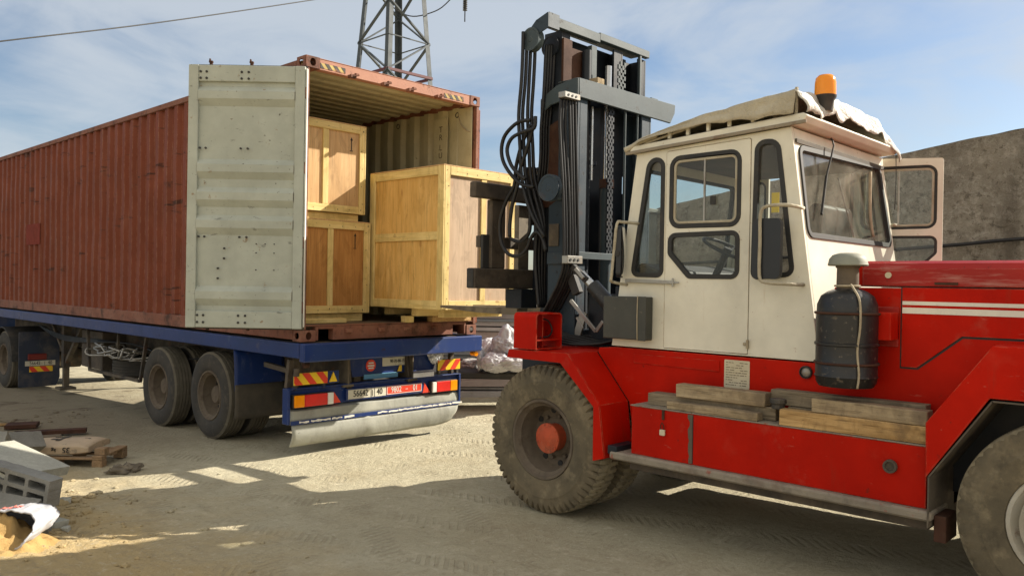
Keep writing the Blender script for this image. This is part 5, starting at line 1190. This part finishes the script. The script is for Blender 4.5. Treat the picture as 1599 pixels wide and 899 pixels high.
# pulleys and their cover
def pulley(c,r,w,par,mat='mast'):
    return MB().lathe([(0,.001),(0,r*.2),(.004,r*.25),(.004,r*.8),(0,r*.85),(0,r),(w*.3,r*.88),(w*.7,r*.88),(w,r),(w,.001)],c,'x',36).build('hose_pulley',Mt[mat],par,auto=35)
pulley((.64,-2.468,2.717),.100,.07,inn,'mastl'); pulley((.86,-2.50,2.70),.095,.10,inn,'mastd'); pulley((.60,-2.738,1.427),.112,.05,om,'mast')
m=MB().prism(rp([(-2.40,2.72),(-2.44,2.80),(-2.52,2.87),(-2.66,2.915),(-2.66,2.785),(-2.50,2.735)],.01),fX,.655,.668).box(.668,.80,-2.66,-2.645,2.79,2.915); m.build('pulley_cover',Mt['mast'],inn,bevel=.003)
m=MB().prism([(-2.36,1.30),(-2.62,1.30),(-2.60,2.05),(-2.42,1.98)],fX,.88,.90); m.build('hose_guard',Mt['mastr'],inn)
for k,pts in PATHS.items():
    nm='hydraulic_hose'; r={'hoseA':.0155,'hoseB':.015,'hoseC':.0125,'hoseD':.017}.get(k[:5],.0165)
    ptube(nm,pts,r,'hose',om)
B('hose_clamp','steel',.635,.835,-2.875,-2.80,2.165,2.215,par=om); B('hose_clamp','steel',.645,.840,-2.925,-2.86,.80,.865,par=om)
m=MB()
for x in (.68,.73,.78): m.cyl((x,-2.93,.832),(x,-2.92,.832),.012,8); m.cyl((x,-2.88,2.19),(x,-2.87,2.19),.010,8)
m.build('clamp_bolts',Mt['ink'],om)
# tilt cylinder and linkage
m=MB(); m.cyl((.76,-3.10,.62),(.76,-3.42,.34),.062,20); tc_=m.build('tilt_cylinder',Mt['acblack'],fk,auto=35)
MB().cyl((.76,-2.98,.715),(.76,-3.12,.60),.036,16).build('tilt_rod',Mt['chrome'],tc_,auto=35)
m=MB().bar((.74,-2.90,.78),(.74,-3.06,.66),.05,.05).bar((.78,-2.86,.70),(.78,-2.93,.55),.06,.08); m.build('rod_clevis',Mt['black'],tc_,bevel=.006)
m=MB().bar((.70,-2.96,.76),(.70,-3.05,.68),.02,.03); m.build('bright_clevis_pin',Mt['steel'],tc_,bevel=.004)
m=MB().bar((.72,-2.90,.50),(.72,-3.17,.255),.018,.032).bar((.72,-3.17,.255),(.72,-3.24,.34),.018,.030).bar((.74,-2.95,.36),(.74,-3.02,.27),.012,.02); m.build('tilt_linkage',Mt['steel'],fk,bevel=.003)
m=MB().bar((.84,-2.85,.12),(.84,-2.95,.40),.02,.07); m.build('bright_bracket',Mt['steel'],fk)
B('valve_block','mastd',.90,1.70,-3.40,-2.95,.12,.55); B('rear_bulkhead','mastd',.60,2.02,-3.47,-3.44,.17,.62)
for i in range(6):
    ptube('floor_hose',[(.60+.03*i,-2.60+.02*i,.36),(.56+.05*i,-2.75,.22),(.60+.06*i,-2.95,.15+.01*i),(.75+.04*i,-3.2,.16),(.9,-3.42,.25)],.013,'hose')
# ---- carriage and forks
car=MB()
m=MB().box(.515,2.30,-1.96,-1.88,1.392,1.532).box(.515,2.30,-1.965,-1.86,.580,.762)
cg=m.build('fork_carriage',Mt['carr'],fk,bevel=.012,seg=2)
B('carriage_upright','carr',.755,.94,-1.93,-1.86,.763,1.391,par=cg,bevel=.008); B('carriage_upright','carr',1.85,2.04,-1.93,-1.86,.763,1.391,par=cg,bevel=.008)
B('mid_bar','carr',.68,2.20,-1.856,-1.80,.955,1.06,par=cg); B('side_block','black',.675,.765,-1.90,-1.865,.764,1.07,par=cg)
B('end_cap','black',.505,.514,-1.955,-1.87,.585,.757,par=cg)
for x in (1.28,1.86): B('roller_bracket','mastd',x,x+.035,-2.62,-1.966,.50,1.50,par=cg)
B('under_bracket','mastd',.98,1.20,-2.1,-1.90,.40,.578,par=cg)
m=MB()
for z in (.65,1.35):
    for x in (.99,1.80): m.cyl((x,-2.50,z),(x+.05,-2.50,z),.07,20)
m.build('mast_rollers',Mt['steel'],cg,auto=35)
for x0 in (1.19,1.66):
    m=MB(); m.prism([(-.745,.362),(-.745,.388),(-1.88,.398),(-1.90,.42),(-1.858,.46),(-1.858,1.36),(-1.80,1.36),(-1.80,.43),(-1.80,.43)][:2]+[(-1.80,.398),(-1.80,1.38),(-1.858,1.38),(-1.858,.36),(-1.80,.328),(-1.30,.332)],fX,x0,x0+.15)
    m.build('fork',Mt['fork'],cg,bevel=.004)
# ------------------------------------------------------------ timbers on the running box
def timber(label,x0,x1,y0,y1,z0,z1,mat,rz=0,cat='timber',name='wooden_beam',grp=None,seed=1):
    c=Vector(((x0+x1)/2,(y0+y1)/2,z0)); m=MB(); N=14; rq=random.Random(seed)
    P=[(-1,-1),(1,-1),(1,1),(-1,1)]; rings=[]
    hx_,hy_,h=(x1-x0)/2,(y1-y0)/2,(z1-z0)
    for i in range(N+1):
        t=i/N; y=-hy_+2*hy_*t; 
        for a,b in P:
            j=.004*noise.noise((t*3+seed,a,b)); e=.006*rq.random() if i in(0,N) else 0
            rings.append((a*(hx_+j), y+(e if i==0 else -e), (h*(1 if b>0 else 0))+(j if b>0 else 0)))
    m.add(rings,[(i*4+k,i*4+(k+1)%4,(i+1)*4+(k+1)%4,(i+1)*4+k) for i in range(N) for k in range(4)]+[(3,2,1,0),(N*4,N*4+1,N*4+2,N*4+3)])
    m.v=[(c.x+x*math.cos(rz)-y*math.sin(rz),c.y+x*math.sin(rz)+y*math.cos(rz),c.z+z) for x,y,z in m.v]
    o=m.build(name,Mt[mat],None,origin=c,bevel=.004); return tag(o,label,cat,grp)
GT='timbers lying on the red forklift running box'
timber('long brown orange timber with splintered end at the front edge of the red box',.205,.29,-5.80,-4.965,-.196,-.100,'oldo',R_(1.0),grp=GT,seed=3)
timber('pale weathered timber resting on top of the orange brown timber',.225,.315,-5.80,-5.15,-.099,-.018,'oldy',R_(-1.5),grp=GT,seed=5)
timber('dark grey timber behind the others near the air cleaner',.375,.465,-5.74,-4.83,-.100,-.008,'oldg',R_(1.2),grp=GT,seed=8)
timber('hidden lower timber under the dark grey one near the air cleaner',.36,.465,-5.70,-4.95,-.196,-.102,'oldg',0,grp=GT,seed=9)
timber('short pale timber at the front edge of the box near the padlock',.205,.285,-4.83,-4.165,-.196,-.145,'oldy',R_(-1),grp=GT,seed=11)
timber('wide flat timber lying below the left stack beside the front fender',.30,.42,-4.90,-3.96,-.196,-.115,'oldg',R_(.8),grp=GT,seed=13)
timber('thick grey timber on top of the left stack under the cab door',.27,.37,-4.84,-4.20,-.114,-.028,'oldy',R_(1.5),grp=GT,seed=15)
cp=MB().lathe([(0,.001),(0,.038),(.03,.040),(.034,.050),(.06,.050),(.064,.040),(.064,.001)],(.28,-4.925,-.112),'z',10).build('rubber_cap',Mt['black'],None,origin=(.28,-4.925,-.112),bevel=.003); tag(cp,'small black rubber cap lying between the two stacks of timber','cap')

# ------------------------------------------------------------ things on the ground, left
Rv,Uv,Fw=Rr.copy(),Ur.copy(),Fv.copy()
def px(u,v,d): return Vector((-4.469,-7.164,.629))+Fw*d+Rv*((u-799.5)/1266.3*d)-Uv*((v-449.5)/1266.3*d)
def slabblock(label,corners,thick,mat,name='concrete_block',holes=None,grp=None):
    p0,p1,p2,p3=corners; e1=(p1-p0); e2=(p3-p0); w,h=e1.length,e2.length; e1.normalize(); n_=e1.cross(e2).normalized(); e2=n_.cross(e1)
    if n_.dot(Vector((-.7,-.7,.3)))>0: n_=-n_
    fn=lambda a,b,d: tuple(p0+e1*a+e2*b+n_*d)
    hl=[]
    if holes:
        nc,nr=holes; t=.028
        for i in range(nc):
            for j in range(nr):
                a0=t+i*(w-t)/nc; b0=t+j*(h-t)/nr; hl.append(rp([(a0,b0),(a0+(w-t)/nc-t,b0),(a0+(w-t)/nc-t,b0+(h-t)/nr-t),(a0,b0+(h-t)/nr-t)],.012,3))
    o_=[]; N=14; rq=random.Random(w*1000)
    for (sx,sy,ex,ey) in ((0,0,w,0),(w,0,w,h),(w,h,0,h),(0,h,0,0)):
        for i in range(N):
            t=i/N; o_.append((sx+(ex-sx)*t+rq.uniform(-.003,.003),sy+(ey-sy)*t+rq.uniform(-.003,.003)))
    m=MB().prism(o_,fn,0,thick,holes=hl)
    if holes: m.prism([(.01,.01),(w-.01,.01),(w-.01,h-.01),(.01,h-.01)],fn,thick-.02,thick-.004)
    o=m.build(name,Mt[mat],None,origin=(p0+p2)/2,bevel=.003); return tag(o,label,'block',grp)
GB='concrete blocks piled at the left edge'
slabblock('pale sunlit concrete slab block leaning across the pile',[px(22,687,6.42),px(110,727,6.30),px(97,760,5.72),px(-10,722,5.86)],.07,'concrete',grp=GB)
slabblock('hollow grey concrete block with six openings facing the yard',[px(-22,722,5.72),px(78,751,5.60),px(75,795,5.62),px(-22,766,5.72)],.12,'concreted',holes=(3,2),grp=GB)
slabblock('plain grey concrete block under the hollow one above the white sack',[px(-20,764,5.72),px(64,779,5.62),px(55,802,5.52),px(-24,790,5.62)],.16,'concreted',grp=GB)
slabblock('dark concrete block at the back of the pile beside the cement bag',[px(16,674,7.6),px(64,672,7.9),px(64,694,7.8),px(16,698,7.5)],.2,'concreted',grp=GB)
slabblock('dark concrete block behind the pile cut by the left picture edge',[px(-30,672,7.3),px(12,673,7.35),px(12,700,7.25),px(-30,700,7.2)],.2,'concreted',grp=GB)
slabblock('buried concrete block holding up the leaning slab',[px(-20,735,6.35),px(70,752,6.25),px(70,785,6.2),px(-20,770,6.3)],.2,'concreted',grp=GB)
for k,(uu,vv_,dd_,sz,rz_) in enumerate(((88,775,5.75,.07,.4),(70,800,5.55,.05,1.1),(100,748,6.3,.05,2.0),(60,742,6.35,.06,.2),(104,790,5.7,.035,.9),(22,812,5.45,.06,1.6))):
    c=px(uu,vv_,dd_); c.z=gz(c.x,c.y)+sz*.3; rq=random.Random(k+40)
    pts=[Vector((rq.uniform(.7,1.1)*a*sz,rq.uniform(.6,1.1)*b*sz*.8,rq.uniform(.5,.9)*e*sz*.6)) for a in(-1,1) for b in(-1,1) for e in(-1,1)]
    bm=bmesh.new(); [bm.verts.new(c+Matrix.Rotation(rz_,3,'Z')@p_) for p_ in pts]; bmesh.ops.convex_hull(bm,input=bm.verts)
    bm.verts.index_update(); m=MB(); m.add([v.co.copy() for v in bm.verts],[[v.index for v in f.verts] for f in bm.faces]); bm.free()
    o=m.build('block_fragment',Mt['concreted' if k%2 else 'concrete'],None,origin=c,bevel=.003)
    tag(o,('largest broken concrete fragment at the right corner of the hollow block','dark block fragment between the white sack and the hollow block','small fragment by the right tip of the pale slab','pale fragment wedged between the leaning slab and the hollow block','tiny chip of concrete on the sand right of the white sack','fragment of block lying above the mouth of the white sack')[k],'fragment','broken block fragments')
# pallet piece with cement bag
def local(cx,cy,cz,rz):
    c,s=math.cos(rz),math.sin(rz)
    return lambda x,y,z:(cx+x*c-y*s,cy+x*s+y*c,cz+z)
pc=Vector((-1.60,1.72,gz(-1.6,1.7))); rz=R_(-46); Lf=local(pc.x,pc.y,pc.z,rz)
pal=empty('wooden_pallet',pc,'broken wooden pallet on the ground carrying a brown cement bag','pallet')
def lb(x0,x1,y0,y1,z0,z1): return MB().add([Lf(*p) for p in ((x0,y0,z0),(x1,y0,z0),(x1,y1,z0),(x0,y1,z0),(x0,y0,z1),(x1,y0,z1),(x1,y1,z1),(x0,y1,z1))],[(0,3,2,1),(4,5,6,7),(0,1,5,4),(1,2,6,5),(2,3,7,6),(3,0,4,7)])
for x in (-.42,.0,.42):
    for y in (-.22,.22): lb(x-.05,x+.05,y-.05,y+.05,.012,.085).build('pallet_foot',Mt['pallet'],pal,bevel=.004)
for y in (-.22,.0,.22): lb(-.47,.47,y-.05,y+.05,.086,.106).build('deck_board',Mt['pallet'],pal,bevel=.003)
for x in (-.42,.42): lb(x-.05,x+.05,-.27,.27,.107,.125).build('deck_board',Mt['pallet'],pal,bevel=.003)
lb(.37,.47,-.22,-.12,.126,.19).build('pallet_block',Mt['pallet'],pal,bevel=.004)
bm=bmesh.new(); bmesh.ops.create_cube(bm,size=1); bmesh.ops.subdivide_edges(bm,edges=bm.edges,cuts=14,use_grid_fill=True)
m=MB(); vv=[]
for v in bm.verts:
    x,y,z=v.co; q=(1-(2*abs(x))**6*.25)*(1-(2*abs(y))**6*.2)
    z2=z*.13*q*(1-.35*(2*abs(x))**4)*(1-.35*(2*abs(y))**4)+.012*noise.noise((x*4,y*4,z*2))
    tilt=.03*x
    vv.append(Lf(-.08+x*.78, .0+y*.46, .205+z2-.06*abs(y)*(.5)-.03+tilt))
m.add(vv,[[v.index for v in f.verts] for f in bm.faces]); bm.free()
bg_=m.build('cement_bag',Mt['paperbrown'],None,origin=pc+Vector((0,0,.13)),smooth=True); tag(bg_,'brown paper cement bag slumped on the broken pallet','bag')
def bagtext(s,x,y,z,sz,tilt): 
    a=Vector(Lf(x,y,z)); ex=Vector(Lf(x-1,y,z))-a; ey=Vector(Lf(x,y-math.sin(tilt),z-math.cos(tilt)))-a
    text(s,sz,Mt['ink'],bg_,a,ex,ey,ext=.003)
bagtext('35',.10,-.238,.175,.075,R_(10)); bagtext('kg',-.02,-.240,.172,.05,R_(10))
m=MB(); 
for (x,y,w,h) in ((-.06,.02,.02,.24),(-.12,-.03,.03,.05),(-.11,.06,.05,.02),(.05,.0,.06,.008),(.17,.05,.03,.01)):
    m.add([Lf(x-w,y-h/2,.2405),Lf(x+w if w<.025 else x+w,y-h/2,.2405),Lf(x+w,y+h/2,.2405),Lf(x-w,y+h/2,.2405),Lf(x-w,y-h/2,.2365),Lf(x+w,y-h/2,.2365),Lf(x+w,y+h/2,.2365),Lf(x-w,y+h/2,.2365)],[(0,3,2,1),(4,5,6,7),(0,1,5,4),(1,2,6,5),(2,3,7,6),(3,0,4,7)])
m.build('bag_print',Mt['flap'],bg_)
# boards, rusty scraps behind
def board(label,a,b,w,h,mat,name='scrap_board',cat='board'):
    a=Vector(a); b=Vector(b); a.z=gz(a.x,a.y)+a.z; b.z=gz(b.x,b.y)+b.z
    o=MB().bar(a,b,w,h).build(name,Mt[mat],None,origin=(a+b)/2,bevel=.003); return tag(o,label,cat)
board('reddish brown scrap board lying behind the cement bag',(-1.55,3.75,.05),(-.85,3.42,.05),.13,.05,'mastr')
board('dark red brick coloured slab on the ground behind the scrap board',(-1.42,4.55,.04),(-1.10,4.40,.04),.26,.05,'mastr')
board('thin broken lath lying beyond the scrap boards',(-1.7,5.1,.03),(-1.2,4.75,.02),.06,.03,'oldo',name='broken_lath')
board('grey board half buried beside the dark concrete blocks',(-1.75,3.2,.06),(-1.25,3.05,.06),.14,.05,'oldg')
# crumpled rag
bm=bmesh.new(); bmesh.ops.create_icosphere(bm,subdivisions=4,radius=1); m=MB()
rg=Vector((-1.40,.80,gz(-1.4,.8)))
m.add([(rg.x+v.co.x*.14*(1+.7*noise.noise(v.co*1.8+Vector((3,1,1)))),rg.y+v.co.y*.10*(1+.7*noise.noise(v.co*2.1)),rg.z+.02+max(-.02,v.co.z*.05*(1+1.1*noise.noise(v.co*3+Vector((9,1,1)))))) for v in bm.verts],[[v.index for v in f.verts] for f in bm.faces]); bm.free()
o=m.build('crumpled_rag',surf('dirty_grey_rag',(.14,.12,.09),[((.26,.22,.16),9,.45,.65,.6)],rough=.95,bump=(.8,25,.02)),None,origin=rg,smooth=True); tag(o,'crumpled dirty grey brown rag on the ground beside the pallet','rag')
# white woven sack, open mouth towards the camera, sand spilling out
sc=px(18,838,5.15); sc.z=gz(sc.x,sc.y)
m=MB(); NT,NS=64,26; vs=[]
axs=Fw.copy(); axs.z=0; axs.normalize(); rgt=Vector((axs.y,-axs.x,0))
mouth=px(4,830,5.02)
for j in range(NS+1):
    s=j/NS; L=.42*s
    for i in range(NT):
        t=2*PI*i/NT
        rx_=.19*(1-.35*s**2.2)*(1+.05*noise.noise((math.cos(t)*2,math.sin(t)*2,s*5)))
        rz_=.118*(1-.45*s**2.0)*(1+.07*noise.noise((math.cos(t)*2,math.sin(t)*2,s*4+5)))
        crease=.016*noise.noise((math.cos(t)*5,math.sin(t)*5,s*3))-.018*abs(noise.noise((math.cos(t)*7,math.sin(t)*7,s*5+2)))
        lipo=-.03*math.cos(t*3+1)*(1-s)
        x=rgt*(math.cos(t)*(rx_+crease)); z=math.sin(t)*(rz_+crease)+.0
        p=mouth+x+Vector((0,0,z))+axs*(L+lipo-.08*math.sin(t)*(1-s)*-1)
        gg=gz(p.x,p.y)+.006
        if p.z<gg: p.z=gg+.004*math.sin(t*9)
        vs.append(p)
f=[(j*NT+i,j*NT+(i+1)%NT,(j+1)*NT+(i+1)%NT,(j+1)*NT+i) for j in range(NS) for i in range(NT)]; f.append(tuple(NS*NT+i for i in range(NT)))
m.add(vs,f)
sk=m.build('white_sack',Mt['white'],None,origin=sc,smooth=True); sk.modifiers.new('s','SOLIDIFY').thickness=.004; tag(sk,'open white woven sack of sand lying at the lower left corner','sack')
m=MB(); 
rimp=[]
for i in range(NT):
    rimp.append(vs[i]-axs*.004)
tb_=MB().tube([vs[i%NT]+Vector((0,0,.0)) for i in range(NT+1)],.007,6); tb_.build('sack_hem',Mt['white'],sk,smooth=True)
# faded red print on the sack
m=MB()
for k,(dx,dz) in enumerate(((-.10,.0),(-.06,.012),(-.02,.0),(.02,.012))):
    j0=3; 
for jj in (4,7):
    for i in range(15,27,2):
        a=vs[jj*NT+i]; b=vs[jj*NT+i+1]; c=vs[(jj+2)*NT+i+1]; d=vs[(jj+2)*NT+i]
        n_=(b-a).cross(d-a).normalized(); n_ = n_ if n_.z>0 else -n_
        q=[p+n_*.006 for p in (a,b,c,d)]; m.add(q+[p+n_*.002 for p in q],[(0,1,2,3),(7,6,5,4),(0,4,5,1),(1,5,6,2),(2,6,7,3),(3,7,4,0)])
m.build('red_print',surf('faded_red_print',(.62,.18,.14),rough=.6,bump=None),sk)
# sand inside and spilling
m=MB(); N=70; c0=mouth-axs*.05
pts=[]
for j in range(N+1):
    for i in range(N+1):
        a=-.42+.84*i/N; b=-.42+.90*j/N
        p=c0+rgt*a+axs*b; base=gz(p.x,p.y)
        h=.16*math.exp(-((a+.06)/.17)**2-((b-.14)/.26)**2)+.10*math.exp(-((a+.24)/.14)**2-((b+.12)/.13)**2)
        h+=h*.7*noise.noise((a*11,b*11,2))+h*.3*noise.noise((a*30,b*30,4))+.014*noise.noise((a*22,b*22,5))*min(1,h*12)-.012
        pts.append((p.x,p.y,base+h))
m.add(pts,[(j*(N+1)+i,j*(N+1)+i+1,(j+1)*(N+1)+i+1,(j+1)*(N+1)+i) for j in range(N) for i in range(N)])
o=m.build('sand_heap',Mt['sandy'],None,smooth=True); tag(o,kind='stuff',label='orange sand spilling from the open white sack',cat='sand')

# ------------------------------------------------------------ background
# rubble wall of the building on the right
top=[(-22,5.35),(-9,4.45),(-6.5,4.02),(-3.825,3.50),(-2.96,3.41),(-1.86,3.26),(-.6,3.10),(.6,2.96),(1.87,2.77),(3.26,2.56),(3.75,2.48)]
pts=[]; rq=random.Random(1)
for i in range(len(top)-1):
    (a,za),(b,zb)=top[i],top[i+1]
    for k in range(8): t=k/8; pts.append((a+(b-a)*t, za+(zb-za)*t+.02*noise.noise((a+(b-a)*t)*Vector((2.3,0,0)))))
pts.append(top[-1])
m=MB(); NY=len(pts); NZ=44; vs=[]
for k in range(NZ+1):
    for (y,z) in pts:
        zb=-1.9; zz=zb+(z-zb)*k/NZ; n_=.05*noise.noise((y*1.2,zz*1.2,3))+.03*noise.noise((y*4,zz*4,8))
        vs.append((12.0+n_,y,zz))
m.add(vs,[(k*NY+i,k*NY+i+1,(k+1)*NY+i+1,(k+1)*NY+i) for k in range(NZ) for i in range(NY-1)])
b0=len(m.v)
m.add([(12.0,p[0],p[1]) for p in pts]+[(12.5,p[0],p[1]) for p in pts]+[(12.5,p[0],-1.9) for p in pts],[(i,i+1,NY+i+1,NY+i) for i in range(NY-1)]+[(NY+i,NY+i+1,2*NY+i+1,2*NY+i) for i in range(NY-1)])
m.add([(12.0,3.75,-1.9),(12.5,3.75,-1.9),(12.5,3.75,2.48),(12.0,3.75,2.48)],[(0,1,2,3)])
wl=m.build('rubble_wall',Mt['wall'],None,origin=(12,-3,-1.3),smooth=False); tag(wl,'rough brown plastered rubble wall with a sloping top behind the forklift','wall')
cb_=MB().tube(smooth_path([(11.9,-12,2.05),(11.9,-8,1.80),(11.9,-3.86,1.56),(11.9,-2.75,1.47),(11.9,0,1.30),(11.9,3.7,1.12)],4),.035,6).build('wall_pipe',Mt['hose'],wl,smooth=True)
m=MB().box(11.5,11.95,3.7,4.15,-1.7,2.35); m.box(11.42,12.0,3.62,4.23,2.35,2.45); o=m.build('concrete_pillar',Mt['concreted'],None,origin=(11.7,3.9,-1.6),bevel=.02); tag(o,'square grey concrete pillar at the far end of the rubble wall','pillar')
m=MB().box(12.6,13.0,4.6,4.62,0,1.0)
# far low boundary wall and stack of sheets
def rowbox(c,ex,ey,hx_,hy_,z0,z1,m): 
    return m.obox((c[0],c[1],(z0+z1)/2),ex*hx_,ey*hy_,Vector((0,0,(z1-z0)/2)))
ex=Vector((.73,-.68,0)).normalized(); ey=Vector((.68,.73,0)).normalized()
SC=px(815,520,14.5); zb=-1.75; 
stk=empty('sheet_stack',(SC.x,SC.y,zb),'long stack of weathered grey metal sheets behind the container and white sacks','stack')
rq=random.Random(12); z=zb; k=0
while z<.36:
    h=rq.choice((.05,.07,.09,.12,.05)); of=rq.uniform(-.12,.12); oy=rq.uniform(-.06,.06)
    m=MB(); N=60; hw=3.4+of; hd=.9
    if h>.08 :
        vs=[]
        for i in range(N+1):
            a=-hw+2*hw*i/N; sag=.012*math.sin(a*1.1+k)
            for dy,dz in ((-hd+oy,0),(-hd+oy,h-.012),(hd,h-.012),(hd,0)): vs.append(Vector((SC.x,SC.y,z+dz+sag))+ex*a+ey*dy)
        m.add(vs,[(i*4+q,i*4+(q+1)%4,(i+1)*4+(q+1)%4,(i+1)*4+q) for i in range(N) for q in range(4)]+[(0,1,2,3),(N*4+3,N*4+2,N*4+1,N*4)])
    else: m.obox(Vector((SC.x,SC.y,z+(h-.012)/2))+ey*oy,ex*hw,ey*hd,Vector((0,0,(h-.012)/2)))
    m.build('sheet_bundle',Mt[rq.choice(('sheet1','sheet2','sheet3','sheet1'))],stk); z+=h; k+=1
def bagobj(label,u,v,d,rx_,rz_,seed,mat='dullwhite',grp='white sacks heaped by the metal sheets'):
    c=px(u,v,d); bm=bmesh.new(); bmesh.ops.create_icosphere(bm,subdivisions=5,radius=1); m=MB(); S0=Vector((seed*3.1,seed*1.7,0))
    P=[]
    for q in bm.verts:
        w=1+.22*noise.noise(q.co*1.3+S0)+.10*noise.noise(q.co*3.2+S0)-.16*abs(noise.noise(q.co*4.5+S0))-.09*abs(noise.noise(q.co*9+S0))
        sq=1/max(abs(q.co.x)**3+abs(q.co.y)**3+abs(q.co.z)**3,.2)**.22
        p=c+rgt*(q.co.x*rx_*w*sq)+axs*(q.co.y*.26*w)+Vector((0,0,q.co.z*rz_*w*sq)); P.append(p)
    if seed%2==0:  # tied neck
        for i,q in enumerate(bm.verts):
            if q.co.z>.85: P[i]+=Vector((0,0,(q.co.z-.85)*1.1))
    m.add(P,[[x.index for x in f.verts] for f in bm.faces]); bm.free()
    o=m.build('white_sack',Mt[mat],None,origin=c-Vector((0,0,rz_)),smooth=True); return tag(o,label,'sack',grp)
bagobj('plump tied white sack on top of the heap beside the forklift fender',792,541,12.0,.24,.16,2,'white')
bagobj('grey white sack bulging at the front of the heap',775,566,11.8,.22,.15,3)
bagobj('pinkish dusty sack at the left of the heap leaning on the sheets',764,549,12.3,.20,.19,5)
bagobj('flat white sack at the bottom of the heap nearest the wheel',812,567,11.7,.30,.12,7)
bagobj('bluish white sack partly hidden behind the top of the front tyre',842,563,12.0,.34,.12,9)
bagobj('thin grey plastic bag standing left of the heap',750,560,12.0,.05,.19,11)
bagobj('dull plastic bag slumped on the ground left of the heap',735,570,12.6,.18,.11,13,'sheet1')
m=MB(); cc=px(775,581,12.3); m.obox(cc,rgt*1.3,axs*.5,Vector((0,0,.05))); o=m.build('black_plastic_sheet',Mt['black'],None,bevel=.02); tag(o,'crumpled black plastic sheet under the white sacks','sheet')
# electricity pylon
PB=px(609,445,40); PB.z=-1.6; q45=[Vector((Fw.x,Fw.y,0)).normalized(), rgt]
pyl=empty('electricity_pylon',PB,'galvanised lattice electricity pylon rising behind the container roof','pylon')
d1=(q45[0]*-1); dirs=[-q45[0],rgt,q45[0],-rgt]
def leg(k,z):    # half diagonal shrinks upwards
    hd=3.02-(z+1.6)*.092; off=rgt*(.0+.0)
    return Vector((PB.x,PB.y,z))+dirs[k]*hd
H=27.5
legs=[]
for k in range(4):
    m=MB(); a,b=leg(k,-1.6),leg(k,H); cdir=(Vector((PB.x,PB.y,0))-Vector((a.x,a.y,0))).normalized(); t1=(cdir+cdir.cross(Vector((0,0,1)))).normalized(); t2=(cdir-cdir.cross(Vector((0,0,1)))).normalized()
    w=.26 if k!=0 else .24
    m.obox((a+b)/2+t1*w/2,(b-a)/2,t1*w/2,t2*.012); m.obox((a+b)/2+t2*w/2,(b-a)/2,t2*w/2,t1*.012)
    m.build('lattice_leg',Mt['galv'],pyl)
zlev=[-1.6,2.5,6.0,8.6,10.6,12.3,14.0,15.6,17.1,18.6,20,21.4,22.8,24.2,25.6,26.8]
for k in range(4):
    for i in range(len(zlev)-1):
        a,b=leg(k,zlev[i]),leg((k+1)%4,zlev[i+1]); c,d=leg((k+1)%4,zlev[i]),leg(k,zlev[i+1])
        if (i+k)%2==0: MB().bar(a,b,.13,.07).build('lattice_brace',Mt['galv'],pyl)
        else: MB().bar(c,d,.13,.07).build('lattice_brace',Mt['galv'],pyl)
        MB().bar(d,(a+c)/2 if False else b,.07,.04).build('lattice_brace',Mt['galv'],pyl) if i in (3,4,6,8,10,13) else None
zr=10.62
for k in range(4): MB().bar(leg(k,zr)+Vector((0,0,-.0)),leg((k+1)%4,zr),.13,.12).build('red_ring_beam',Mt['dred'],pyl)
for z_,L in ((16.9,3.47),(20.5,4.0)):
    for s_ in (-1,1):
        tip=Vector((PB.x,PB.y,z_))+rgt*s_*L+Vector((0,0,-.0))
        m=MB()
        for k in (0,2): m.bar(leg(k,z_),tip,.09,.09).bar(leg(k,z_+1.3),tip,.08,.08)
        m.build('cross_arm',Mt['galv'],pyl)
        if z_<20 and s_>0:
            m=MB(); top_z=z_; m.cyl(tip,tip-Vector((0,0,3.45)),.03,6)
            for i in range(20): zz=tip.z-1.0-.10*i; m.lathe([(0,.02),(.01,.12),(.05,.10),(.07,.02)],(tip.x,tip.y,zz),'z',14)
            m.build('insulator_string',Mt['acblack'],pyl,auto=40)
tL=Vector((PB.x,PB.y,18.2))-rgt*5
jp=[px(612,10,40),px(625,20,40),px(645,26,40),px(668,22,40),px(690,12,40),px(712,-10,40)]
MB().tube(smooth_path(jp,4),.028,6).build('jumper_wire',Mt['wirem'],pyl,smooth=True)
cw=MB().tube(smooth_path([px(-700,150,20),px(-200,92,22),px(0,65,24),px(245,36,29),px(490,0,36),px(640,-25,42)],6),.022,6).build('overhead_wire',Mt['wirem'],None,smooth=True); tag(cw,'thin dark overhead wire crossing the sky at the upper left','wire')
# far low buildings and poles seen between container and mast
for i,(u,d,h,w) in enumerate(((818,90,3.5,9),(640,120,4,14),(1010,110,4.0,16))):
    c=px(u,455,d); c.z=-1.8; o=MB().obox((c.x,c.y,c.z+h/2),rgt*w,axs*4,(0,0,h/2)).obox((c.x,c.y,c.z+h+.1),rgt*(w+.3),axs*4.3,(0,0,.1)).build('far_shed',Mt['concrete'],None,origin=c); tag(o,('low pale shed on the horizon seen between crate and mast','low pale shed hidden far behind the container','low pale shed far away behind the forklift cab')[i],'shed')
for i,(u,d,h) in enumerate(((806,60,6.0),(812,75,5.0))):
    c=px(u,455,d); c.z=-1.8; o=MB().cyl(c,c+Vector((0,0,h)),.09,8).obox(c+Vector((0,0,h-.4)),rgt*.6,axs*.05,(0,0,.05)).build('far_pole',Mt['chassis'],None,origin=c); tag(o,('taller thin utility pole on the horizon beside the crate','shorter thin utility pole on the horizon beside the crate')[i],'pole')
